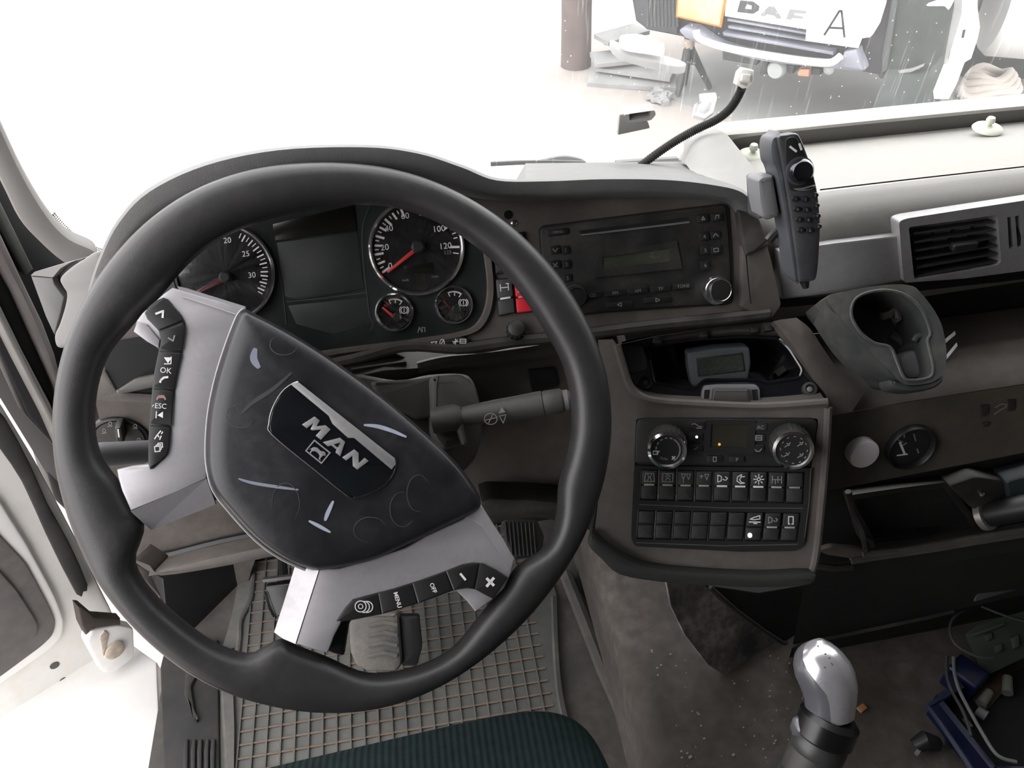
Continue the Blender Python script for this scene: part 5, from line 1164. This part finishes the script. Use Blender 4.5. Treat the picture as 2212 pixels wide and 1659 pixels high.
# ================================================================ gear lever
GN = elev(38, 41)
LV = PL(at(1785, 1470, .78), GN)
GLV = thing('gear_lever', 'gear lever with a shiny silver and dark grey knob standing on the tunnel', 'gear lever', rel(.33, .36, -1.05))
ax_l = LV.v; dep = LV.n
ring_px = [(1384,1754,1778),(1387,1742,1788),(1392,1733,1797),(1400,1723,1807),(1412,1716,1819),(1432,1713,1835),(1455,1717,1846),(1482,1729,1851),(1504,1737,1852),(1532,1738,1848),(1552,1741,1845)]
NSG = 40; kv = []; kf = []
for y, xa, xb in ring_px:
    a, b = LV.hit(xa, y), LV.hit(xb, y); c = (a+b)/2; h = (b-a)/2; hl = h.length
    for j in range(NSG):
        t = 2*pi*j/NSG; kv.append(c + h*cos(t) + dep*hl*.92*sin(t) - dep*.0)
for i in range(len(ring_px)-1):
    for j in range(NSG):
        l = (j+1)%NSG; kf.append((i*NSG+j, (i+1)*NSG+j, (i+1)*NSG+l, i*NSG+l))
kf.append(tuple(range(NSG))); kf.append(tuple((len(ring_px)-1)*NSG+j for j in range(NSG))[::-1])
knob = mk('knob', kv, kf, M_knobd, GLV, sharp=70)
def bx(y):
    P = [(1380,1742),(1391,1732),(1410,1731),(1425,1738),(1440,1749),(1455,1763),(1470,1777),(1490,1788),(1520,1791),(1553,1793)]
    for (a, xa), (b, xb) in zip(P[:-1], P[1:]):
        if a <= y <= b: return xa+(xb-xa)*(y-a)/(b-a)+8
    return P[-1][1]
sv = []; rows = []
for i, (y, xa, xb) in enumerate(ring_px):
    a, b = LV.hit(xa, y), LV.hit(xb, y); c = (a+b)/2; h = (b-a)/2; hl = h.length
    cc = max(-.98, min(.98, (bx(y)-(xa+xb)/2)/((xb-xa)/2))); t0 = math.acos(cc); row = []
    for j in range(25):
        t = t0 + (-pi*.75 - t0)*j/24
        row.append(c + (h*cos(t) + dep*hl*.92*sin(t))*1.025 + ax_l*(.0012 if i == 0 else 0))
    rows.append(row)
loft('silver_cap', M_knobs, rows, GLV, sharp=70)
cap0 = sum(rows[0], V())/25 + ax_l*.0015
mk('cap_top', [cap0]+rows[0], [(0, j+1, j+2) for j in range(24)], M_knobs, GLV, sharp=180)
b0 = (LV.hit(1741,1552)+LV.hit(1845,1552))/2
lathe('collar', mat('collar_black', (.005,.005,.006), .3), b0, -ax_l, [(.020,-.004),(.0245,.0),(.0245,.016),(.021,.019)], GLV, seg=36)
lathe('lower_ring', mat('lever_grey', (.035,.038,.036), .4), b0, -ax_l, [(.021,.018),(.0225,.021),(.0225,.030),(.021,.033)], GLV, seg=36)
lathe('lower_sleeve', M_blackd, b0, -ax_l, [(.0215,.032),(.0225,.036),(.0225,.052),(.020,.054)], GLV, seg=36)
lathe('sleeve_ring', mat('lever_grey', (.035,.038,.036), .4), b0, -ax_l, [(.021,.053),(.0235,.056),(.0235,.09),(.021,.20)], GLV, seg=36)
sp = LV.hit(1738,1572,.004)
rbox('range_switch', M_knobd, sp, .010, .008, .010, .004, GLV); rbox('switch_toggle', M_knobs, LV.hit(1744,1584,.012), .005, .004, .006, .002, GLV)
for x, y in ((1767,1396),(1783,1413),(1792,1422),(1796,1433),(1798,1436),(1782,1442)):
    lathe('chip', M_knobd, LV.hit(x, y, .026), LV.n, [(.0008,0),(.0006,.0004)], knob, seg=6)

# ================================================================ things on the dash
for i, (x, y, yy) in enumerate(((1625,336,.862),(2133,278,.848))):
    p = aty(x, y, yy); t = thing('suction_hook', ('pale suction knob on the dash tray beside the telephone handset', 'pale suction knob on the dash tray far beyond the air vent')[i], 'suction knob', p, 'pale suction knobs on the dash tray')
    lathe('suction_cup', M_hook, p, V((0,-.05,1)), [(.0175,0),(.016,.002),(.009,.004),(.004,.005)], t, seg=32)
    lathe('knob', M_hook, p, V((0,-.05,1)), [(.0028,.003),(.003,.007),(.0048,.008),(.0052,.0115),(.004,.0145),(.001,.015)], t, seg=24)
# corrugated cable standing up in front of the windscreen
WC = thing('wiring_cable', 'black corrugated cable rising in front of windscreen, ending in a white connector', 'cable', aty(1385,358,.90))
cp = cr([(1376,364),(1420,331),(1462,303),(1505,279),(1545,260),(1572,240),(1590,216),(1603,190)], 30, False)
pts = [aty(p.x, p.y, .90-.03*i/len(cp)) for i, p in enumerate(cp)]
tube('conduit', M_rub, pts, [.0052 if i%3 else .0043 for i in range(len(pts))], WC, n=10)
CNP = PL(aty(1610, 170, .868), elev(15, 10))
cn = slab('connector', M_conn, CNP, [(1590,183),(1596,158),(1606,148),(1629,153),(1628,176),(1616,190),(1605,192)], -.008, .008, WC, bev=.002)
slab('connector_latch', M_conn, CNP, [(1604,160),(1622,162),(1620,176),(1602,174)], .006, .012, cn, bev=.001)
slab('connector_pin', mat('connector_shade', (.55,.53,.50), .6), CNP, [(1597,176),(1614,180),(1612,186),(1598,182)], .006, .010, cn, bev=.001)
# bracket stuck on the screen
BK = PL(aty(1372, 268, .955), (0, -1, -.15))
BR = thing('screen_bracket', 'small grey plastic bracket stuck onto the windscreen near the black cable', 'bracket', BK.hit(1372,268))
M_brk = mat('bracket_grey', (.42,.41,.39), .5)
slab('base_plate', M_brk, BK, rnd([(1338,248),(1350,247),(1400,262),(1405,278),(1334,293)], 3), .0, .006, BR, bev=.002)
holed('socket', M_brk, BK, rnd([(1348,248),(1414,238),(1417,248),(1406,260),(1356,266)], 4), [rnd([(1359,246),(1406,240),(1406,254),(1360,260)], 2)], .004, .020, BR, hd=.004, floor=True)
slab('socket_shade', M_stalk, BK, [(1359,246),(1406,240),(1406,254),(1360,260)], .003, .006, BR, bev=0)
# crumpled paper at the foot of the screen
CRP = PL(aty(1522, 232, .945), (.1, -.55, .83))
t = pillow('paper_scrap', M_paper, CRP, rnd([(1510,203),(1546,200),(1549,212),(1540,248),(1520,262),(1494,254),(1500,226),(1512,220)], 3), [(1, 0), (.9, .003), (.6, .001), (.3, .004)]); tag(t, 'crumpled white paper at the foot of the windscreen under the white connector', 'paper')
# wiper at the foot of the screen, outside
WI = thing('wiper_blade', 'dark wiper resting along the foot of the windscreen', 'wiper', aty(1180,352,1.0))
tube('blade', M_black, [aty(x, y, .985) for x, y in ((1060,354),(1120,351),(1190,350),(1262,352))], .003, WI, n=6)
tube('arm', mat('wiper_grey', (.12,.13,.12), .6), [aty(x, y, .995) for x, y in cr([(1160,354),(1190,346),(1220,342),(1250,347),(1262,354)], 3, False)], .004, WI, n=6)
tube('arm', mat('wiper_grey', (.12,.13,.12), .6), [aty(x, y, .985) for x, y in ((1330,356),(1400,351),(1470,347))], .006, WI, n=6)

# ================================================================ clutter on the tunnel by the passenger side
TJ = PL(rel(0, 0, -1.052), (0, 0, 1))
BT = thing('tool_tray', 'open dark blue plastic tray of loose parts on the tunnel', 'tray', TJ.hit(2110,1580))
slab('tray_bottom', M_void, TJ, [(2020,1535),(2070,1500),(2212,1440),(2330,1500),(2330,1700),(2130,1700)], -.004, .002, BT, bev=.001)
def wallq(name, a, b, h0, h1, th_, m, parent):
    A, B = TJ.hit(*a), TJ.hit(*b); d = (B-A).normalized(); nn = V((-d.y, d.x, 0))*th_
    c = (A+B)/2 + V((0,0,(h0+h1)/2)); return mk(name, *box_geo(c, (B-A)/2, nn, V((0,0,(h1-h0)/2))), m, parent, smooth=False)
wallq('tray_wall', (2008,1537), (2128,1690), -.004, .035, .004, M_blue, BT); wallq('tray_wall', (2010,1534), (2060,1508), -.004, .035, .004, M_blue, BT)
wallq('tray_wall', (2128,1690), (2330,1690), -.004, .035, .004, M_blue, BT)
tube('tray_lip', mat('blue_lip', (.022,.035,.075), .45), [TJ.hit(x, y, .036) for x, y in ((2048,1500),(2004,1525),(2030,1560),(2085,1640),(2110,1680))], .0035, BT, n=8)
t = rbox('blue_block', M_blue, TJ.hit(2082,1466,.02), .016, .020, .022, .004, rot=.5); tag(t, 'small dark blue plastic block beside the green circuit board', 'block')
GB = thing('circuit_board', 'dark green circuit board leaning among the clutter on the tunnel', 'circuit board', TJ.hit(2160,1420))
GP2 = PL(TJ.hit(2150,1420,.04), elev(60, 25))
slab('board', M_card, GP2, [(2084,1372),(2110,1348),(2175,1330),(2330,1290),(2330,1380),(2215,1420),(2122,1464),(2108,1420)], -.003, .0, GB, bev=.0008)
for q in ([(2128,1372),(2142,1366),(2146,1380),(2134,1384)], [(2186,1378),(2200,1370),(2204,1396),(2190,1402)], [(2150,1395),(2164,1390),(2168,1404),(2154,1410)], [(2100,1368),(2168,1344),(2172,1350),(2104,1376)]):
    slab('chip', mat('chip_grey_green', (.04,.05,.038), .5), GP2, q, .0, .006, GB, bev=.001)
def cable(label, pts, r, z, m):
    t = tube('cable', m, [TJ.hit(p.x, p.y, z) for p in cr(pts, 5, False)], r, n=8); return tag(t, label, 'cable')
M_cab = mat('grey_cable', (.055,.06,.057), .5)
cable('thin grey cable looped over the green circuit board', [(2330,1270),(2212,1285),(2140,1306),(2090,1316),(2060,1335),(2052,1362),(2062,1388),(2088,1408),(2120,1420),(2146,1422)], .0018, .06, M_cab)
cable('long pale cable running down across the blue tray to the bottom corner', [(2060,1420),(2062,1455),(2072,1490),(2092,1530),(2120,1580),(2146,1622),(2166,1638),(2196,1646)], .0022, .045, mat('pale_cable', (.16,.17,.165), .5))
cable('shorter dark cable beside the long pale cable over the blue tray', [(2046,1418),(2046,1460),(2058,1496),(2076,1528),(2088,1556),(2098,1590)], .0022, .035, M_cab)
cable('thin straight cable above the green circuit board', [(2120,1310),(2160,1326),(2212,1342),(2330,1360)], .0015, .07, M_cab)
bits = [((2128,1508), 'pale plug lying across the back of the blue tray'), ((2176,1480), 'pale plug farthest from the gear lever, behind the blue tray'), ((2062,1556), 'pale stub inside the corner of the blue tray'), ((2090,1562), 'short pale stub between the two cables'), ((2120,1540), 'rounded grey cap in the blue tray under the pale plug')]
for i, (c, lab) in enumerate(bits):
    p = TJ.hit(c[0], c[1], .016); an = .6+.4*i
    t = tube('plug', M_cream if i < 4 else M_grey, [p-V((cos(an),sin(an),0))*(.012 if i < 2 else .006), p+V((cos(an),sin(an),0))*(.012 if i < 2 else .006)], [.007, .006] if i in (0, 1, 4) else .0035, n=10)
    tag(t, lab, 'plug', 'loose plugs in the clutter')
t = rbox('cardboard_scrap', M_brass, TJ.hit(2140,1490,.004), .03, .012, .003, .001, rot=.5); tag(t, 'brown cardboard scrap under the pale plugs', 'cardboard')
FX_ = thing('black_fitting', 'black plastic fitting with two pale ends lying beside the blue tray', 'fitting', TJ.hit(1995,1612))
tube('fitting_body', M_black, [TJ.hit(1976,1612,.010), TJ.hit(1996,1600,.016), TJ.hit(2026,1608,.010)], [.009,.012,.009], FX_, n=10)
tube('fitting_end', M_cream, [TJ.hit(2028,1604,.012), TJ.hit(2036,1602,.012)], .005, FX_, n=8); tube('fitting_end', M_cream, [TJ.hit(1978,1622,.012), TJ.hit(1986,1628,.012)], .0045, FX_, n=8)
# crumbs of dirt on the tunnel
cr_ = MB()
rg_ = random.Random(4)
for _ in range(80):
    x, y = rg_.uniform(1400, 1740), rg_.uniform(1400, 1655)
    if x < 1380+ (y-1300)*.25: continue
    p = TJ.hit(x, y, -.004); s = rg_.uniform(.0004, .0013)*(1.6 if rg_.random() < .08 else 1)
    cr_.add(*box_geo(p, V((s,s*.3,0)), V((-s*.2,s*.7,0)), V((0,0,s*.6))))
o = cr_.build('dirt_crumbs', mat('crumb_pale', (.36,.32,.25), .9), smooth=False); tag(o, 'scattered pale crumbs of dirt on the tunnel lining', 'dirt', kind='stuff')
t = rbox('orange_scrap', mat('orange_brown', (.40,.20,.07), .7), TJ.hit(1862,1530,.0), .006, .004, .002, .001, rot=.4); tag(t, 'tiny orange-brown scrap on the tunnel beside the gear knob', 'scrap')

# ================================================================ the opened door
DR = thing('truck_door', 'opened white truck door with a dark grey inner card and black edge seal', 'door', DO.hit(120,1450,-.02))
slab('shell', M_door, DO, rnd([(-400,500),(-60,830),(20,905),(78,1000),(165,1165),(212,1262),(246,1330),(262,1400),(250,1480),(200,1530),(60,1660),(-500,1900)], 20), -.05, .0, DR, bev=.006)
slab('edge_seal', M_rub, DO, cr([(-80,850),(-20,880),(16,912),(67,1007),(104,1090),(150,1173),(191,1266),(182,1280),(167,1287),(104,1162),(52,1048),(0,971),(-40,920),(-90,880)], 2), -.0, .014, DR, bev=.004)
slab('card_rim', M_paint, DO, rnd([(-200,880),(0,1085),(60,1180),(120,1290),(140,1345),(134,1380),(100,1410),(0,1480),(-200,1600)], 16), .0, .010, DR, bev=.004)
slab('inner_card', M_doorg, DO, rnd([(-200,980),(0,1157),(58,1218),(110,1315),(122,1345),(116,1372),(92,1396),(0,1464),(-200,1580)], 14), .008, .014, DR, bev=.003)
slab('card_pocket', M_doorg, DO, rnd([(-200,1080),(0,1235),(40,1280),(84,1350),(80,1378),(0,1432),(-200,1540)], 14), .013, .019, DR, bev=.003)
for x, y in ((118,1437),(138,1470)): lathe('bolt_hole', M_stalk, DO.hit(x, y, .0), DO.n, [(.0075,.0),(.0075,.001),(.006,.0012)], DR, seg=20)
HG_ = thing('door_hinge', 'rusty white hinge bracket between open door and cab, beside the wheel rim', 'hinge', JA.hit(235,1400,.02))
slab('bracket', M_paint, JA, rnd([(186,1388),(196,1364),(258,1352),(290,1358),(292,1420),(250,1452),(222,1455)], 8), .0, .02, HG_, bev=.004)
lathe('pivot', M_rust, JA.hit(246,1402,.02), JA.n, [(.016,0),(.016,.006),(.010,.009),(.004,.008)], HG_, seg=24)
slab('hinge_arm', mat('hinge_dark', (.07,.055,.045), .7), JA, [(168,1310),(178,1311),(205,1334),(262,1338),(262,1350),(202,1358),(187,1374),(176,1352)], .0, .018, HG_, bev=.004)
slab('hinge_edge', M_rust, JA, rnd([(216,1375),(226,1362),(236,1370),(224,1420)], 4), .018, .022, HG_, bev=.001)
# dark step housing seen in the gap outside the pillar
t = slab('trim_15', mat('gap_machinery', (.05,.045,.04), .7, dust=((.20,.165,.14), .8, 25), bump=(60,.6)), PL(rel(-.62,1.05,-.9),(.5,-.85,.1)), [(-200,760),(0,792),(44,794),(130,960),(104,926),(78,936),(50,922),(18,882),(-5,850),(-200,700)], -.1, 0, bev=.006); t['kind'] = 'structure'
t = slab('trim_16', M_black, PL(rel(-.60,1.0,-.9),(.5,-.85,.1)), rnd([(58,930),(106,924),(160,1000),(160,1120),(118,1080),(100,1022),(84,980)], 6), -.1, 0, bev=.004); t['kind'] = 'structure'
# ================================================================ the yard outside
ZB = -2.12
pA, pB = atz(1505, 75, ZB), atz(1815, 135, ZB)
ud = V((pB.x-pA.x, pB.y-pA.y, 0)).normalized(); tn = V((ud.y, -ud.x, 0))
TK = PL(pA, tn)
TRK = thing('parked_truck', 'dark blue-grey truck front on a stand in the yard outside the windscreen', 'truck', V((pA.x, pA.y, -1.37)))
slab('cab_front', M_truckd, TK, [(1340,-400),(1364,0),(1372,46),(1398,66),(1470,80),(1560,112),(1700,140),(1850,154),(1905,165),(1930,40),(1960,-400)], -1.6, -.02, TRK, bev=.02)
slab('corner_panel', mat('truck_corner', (.045,.048,.055), .6, dust=((.10,.10,.11), .5, 8)), TK, [(1368,-60),(1372,40),(1396,64),(1462,74),(1470,-60)], -.04, .02, TRK, bev=.01)
for k in range(9): slab('grille_slot', M_truckn, TK, [(1395+k*8,-60),(1399+k*8,-60),(1401+k*8,58),(1397+k*8,58)], .018, .026, TRK, bev=0)
slab('bumper', M_truckg, TK, cr([(1466,66),(1490,58),(1512,66),(1560,96),(1660,120),(1780,134),(1820,122),(1846,108),(1856,120),(1868,150),(1850,154),(1780,148),(1650,134),(1550,108),(1490,88)], 3), -.02, .06, TRK, bev=.015)
slab('bumper_corner', mat('bumper_light', (.20,.205,.24), .5), TK, [(1822,114),(1850,108),(1862,152),(1812,146)], .0, .10, TRK, bev=.015)
slab('bumper_corner', mat('bumper_light', (.20,.205,.24), .5), TK, [(1466,66),(1478,58),(1500,66),(1506,88),(1480,84)], .0, .10, TRK, bev=.015)
for a, b, c, d in (((1570,40),(1742,70),(1742,76),(1570,46)), ((1572,56),(1742,86),(1742,90),(1572,62)), ((1560,70),(1800,112),(1800,120),(1562,78))): slab('grille_bar', M_truckg, TK, [a, b, c, d], -.02, .05, TRK, bev=.008)
tube('bull_bar', mat('polished_bar', (.80,.80,.80), .35, metal=.3), [TK.hit(x, y, .16) for x, y in cr([(1504,66),(1508,80),(1530,92),(1580,106),(1657,120),(1730,131),(1785,136),(1802,132),(1816,121)], 4, False)], .024, TRK, n=10)
NB = slab('name_board', M_paper, TK, [(1570,-40),(1565,35),(1741,64),(1860,84),(1880,80),(1896,54),(1909,11),(1915,-40)], .02, .07, TRK, bev=.004)
M_daf = mat('faded_letter', (.06,.064,.07), .6); M_daf2 = mat('more_faded_letter', (.24,.245,.25), .6); M_daf3 = mat('most_faded_letter', (.27,.275,.28), .6)
M_ink = mat('black_ink', (.01,.01,.012), .7)
holed('letter', M_daf, TK, [(1599,1),(1627,4),(1640,14),(1638,23),(1627,30),(1592,26)], [[(1613,9),(1624,12),(1623,21),(1608,19)]], .068, .076, NB, hd=.068)
slab('letter', M_daf2, TK, [(1642,33),(1660,14),(1672,15),(1688,40),(1677,40),(1673,34),(1656,31),(1651,36)], .068, .076, NB, bev=0)
slab('letter', M_daf3, TK, [(1698,41),(1706,20),(1741,24),(1739,30),(1716,28),(1714,33),(1735,36),(1733,41),(1711,39),(1708,43)], .068, .076, NB, bev=0)
t = slab('paper_sign', M_paper, TK, [(1747,9),(1909,9),(1900,44),(1892,62),(1878,81),(1863,80),(1854,104),(1740,88)], .078, .082, bev=0); tag(t, 'white paper sheet with a hand-drawn letter A on the truck', 'paper sign')
strokes('lettering', M_ink, TK, [[(1781,75),(1813,24),(1818,24),(1824,80)],[(1793,60),(1821,61)]], 4.6, .0835, t)
OP = thing('orange_plate', 'rectangular orange plate with a darker border on the truck front', 'plate', TK.hit(1515,20,.05))
slab('plate_border', M_orangeb, TK, [(1466,-60),(1459,37),(1557,60),(1568,-2),(1572,-60)], .075, .09, OP, bev=.004)
slab('plate_face', M_orange, TK, [(1470,-60),(1463,34),(1553,55),(1563,-2),(1567,-60)], .089, .096, OP, bev=.002)
lathe('fog_lamp', mat('lamp_glass', (.42,.45,.45), .2), TK.hit(1676,151,.02), tn, [(.062,-.05),(.062,.0),(.05,.02),(.001,.026)], TRK, seg=28)
lathe('small_lamp', mat('lamp_glass', (.42,.45,.45), .2), TK.hit(1790,150,.02), tn, [(.035,-.05),(.035,.0),(.02,.015),(.001,.02)], TRK, seg=20)
slab('orange_reflector', mat('faded_orange', (.55,.28,.18), .5), TK, [(1722,158),(1728,150),(1748,150),(1746,166),(1724,164)], -.0, .04, TRK, bev=.004)
for q in ([(1640,128),(1660,126),(1656,160),(1640,164)], [(1696,140),(1716,142),(1712,160),(1700,158)], [(1752,146),(1772,148),(1770,164),(1750,162)], [(1560,110),(1640,128),(1632,142),(1560,130)]): slab('under_bracket', M_truckn, TK, q, -.2, -.01, TRK, bev=.01)
slab('wheel_arch', M_truckn, TK, [(1895,166),(1912,80),(1934,-100),(2090,-100),(2068,0),(2050,70),(2036,118),(2020,140),(1990,158),(1950,168),(1900,172)], -.9, -.02, TRK, bev=.02)
slab('arch_seam', mat('truck_seam', (.09,.10,.10), .5), TK, [(1905,120),(1936,-60),(1948,-60),(1916,150),(1904,160)], -.03, .0, TRK, bev=.006)
slab('scrape', M_sheet, TK, [(1940,154),(1970,149),(1996,139),(1994,144),(1968,156),(1942,159)], -.02, .004, TRK, bev=.002)
slab('wing_mirror', M_paper, TK, [(2000,12),(2030,2),(2060,-2),(2048,22),(2040,14),(2004,14)], .05, .10, TRK, bev=.006)
lathe('tyre', M_truckn, TK.hit(1965,215,-.35), ud, [(.30,-.14),(.44,-.12),(.46,0),(.44,.12),(.30,.14)], TRK, seg=36)
# jack stand under the truck
JS = thing('jack_stand', 'dark steel jack stand standing under the bumper of the truck', 'jack stand', GR.hit(1500,195))
top = atz(1488, 97, -2.28)
for x, y in ((1464,206),(1534,190),(1478,182)): tube('leg', M_truckd, [top, GR.hit(x, y, .02)], [.035,.022], JS, n=6)
tube('brace', M_truckd, [GR.hit(1478,170,.15)*.5+top*.5, GR.hit(1520,180,.15)*.5+top*.5], .012, JS, n=6)
tube('head', M_rust, [top - V((0,0,.02)), top + V((0,0,.05))], .04, JS, n=10)
# weathered post
PO = lathe('wooden_post', M_post, GR.hit(1244,146,-.02), V((0,0,1)), [(.125,0),(.120,.4),(.118,1.2),(.112,3.0),(.11,3.02)], seg=14); tag(PO, 'weathered brown post standing in the bright yard', 'post')
# stack of grey sheets
shs = [((1368,178),.34,.13,.10,.0,'lowest long grey sheet under the pile by the post'), ((1376,168),.30,.12,-.10,.055,'second grey sheet from the ground in the pile'), ((1352,158),.26,.11,.5,.11,'grey sheet in the middle of the pile, turned askew'),
       ((1366,148),.22,.10,-.45,.165,'small pale sheet on top of the middle of the pile'), ((1340,140),.20,.09,.9,.22,'narrow pale sheet tipped over the near side of the pile')]
for c, hx, hy, a, h, lab in shs:
    p = GR.hit(*c); a -= .5
    q = [V((p.x,p.y,0)) + V((cos(a)*i*hx - sin(a)*j*hy, sin(a)*i*hx + cos(a)*j*hy, 0)) for i, j in ((-1,-1),(1,-1.1),(.9,1),(-1.05,.9))]
    z0 = -1.37 + h; vs = [V((v.x, v.y, z0+.004*k)) for k, v in enumerate(q)] + [V((v.x, v.y, z0+.028+.006*k)) for k, v in enumerate(q)]
    t = mk('metal_sheet', vs, [(3,2,1,0),(4,5,6,7),(0,1,5,4),(1,2,6,5),(2,3,7,6),(3,0,4,7)], M_sheet, smooth=False); tag(t, lab, 'metal sheet', 'grey sheets piled in the yard')
PLs = [([(1340,75),(1382,72),(1428,88),(1434,104),(1400,100),(1352,92)], .25, 'broad pale panel lying behind the pile of sheets', M_paper), ([(1318,82),(1352,96),(1470,128),(1478,142),(1440,140),(1340,112)], .18, 'long curved grey bumper panel behind the pile of sheets', M_sheet)]
for q, h, lab, m in PLs:
    t = slab('body_panel', m, PL(rel(0,0,-2.62+h), (0,-.25,1)), cr(q, 3), -.04, .0, bev=.01); tag(t, lab, 'panel', 'body panels in the yard')
rb_ = MB(); rg2 = random.Random(9)
for _ in range(60):
    p = GR.hit(rg2.gauss(1424, 8), rg2.gauss(208, 4), .03); s = rg2.uniform(.015, .045)
    d = V((rg2.uniform(-1,1), rg2.uniform(-1,1), rg2.uniform(-.4,.4))).normalized()
    rb_.add(*box_geo(p, d*s, d.cross(V((0,0,1))).normalized()*s*.6, V((0,0,s*.5))))
o = rb_.build('rubble', M_sheet, smooth=False); tag(o, 'small heap of pale rubble in front of the sheet pile', 'rubble', kind='stuff')
# darker grey patch of ground
o = slab('ground', M_asph, GR, cr([(1400,176),(1470,140),(1560,110),(1800,100),(2100,80),(2300,100),(2300,260),(1850,262),(1600,256),(1500,232),(1440,206)], 3), -.01, .006, bev=.0); o['kind'] = 'structure'
# trailer parts on the far side
pc = GR.hit(2040, 206); TP = PL(V((pc.x-.4, pc.y-1.4, 0)), V((-.45,-.9,0)))
t = thing('trailer_drawbar', 'white upright trailer drawbar leaning behind the dark truck', 'drawbar', TP.hit(2040,215))
slab('upright', M_paint, TP, [(2066,-150),(2112,-150),(2112,20),(2117,60),(2112,85),(2098,128),(2084,136),(2068,180),(2050,215),(2018,215),(2044,150),(2056,90),(2066,30)], -.12, .0, t, bev=.01)
slab('upright_edge', M_sheet, TP, [(2062,20),(2072,-150),(2084,-150),(2078,30),(2054,110),(2040,140)], -.02, .02, t, bev=.006)
slab('slot', M_truckd, TP, [(2080,66),(2086,64),(2082,82),(2077,82)], -.0, .008, t, bev=0)
pq = GR.hit(2150, 196)
TQ = PL(V((pq.x, pq.y+.25, 0)), V((-.35,-.93,0)))
t = thing('parked_trailer', 'grey-green trailer side with a pale band on top, beyond the white frame', 'trailer', TQ.hit(2160,200))
slab('side_panel', M_truckn, TQ, [(2090,60),(2134,62),(2400,100),(2400,260),(2080,240),(2060,200)], -.8, .0, t, bev=.02)
slab('top_band', M_paint, TQ, [(2133,58),(2400,92),(2400,102),(2131,65)], -.4, .03, t, bev=.006)
slab('pillar', mat('trailer_pillar', (.22,.22,.22), .6), TQ, [(2112,-150),(2156,-150),(2134,62),(2112,62),(2104,40)], -.2, .01, t, bev=.01)
t = lathe('white_tank', mat('tank_white', (.75,.75,.74), .4, dust=((.6,.6,.6), .4, 3)), TQ.hit(2150,5,.45), (TQ.u+V((0,0,-.05))).normalized(), [(.30,0),(.33,.04),(.33,2.4),(.3,2.44)], seg=32); tag(t, 'white cylindrical tank above the trailer side', 'tank')
rp = MB(); RPc = GR.hit(2138, 194, .05); 
for k in range(4):
    rp.add(*tube_geo([RPc + V((cos(a)*(.22-.025*k), sin(a)*.09 + .02*k, .03*k + .02*sin(3*a+k))) for a in [2*pi*i/24 for i in range(25)]], .03, 7, cap=False))
o = rp.build('rope_coil', mat('pale_rope', (.66,.60,.55), .9), sharp=80); tag(o, 'coil of pale thick rope lying before the trailer', 'rope'); o['kind'] = 'stuff'
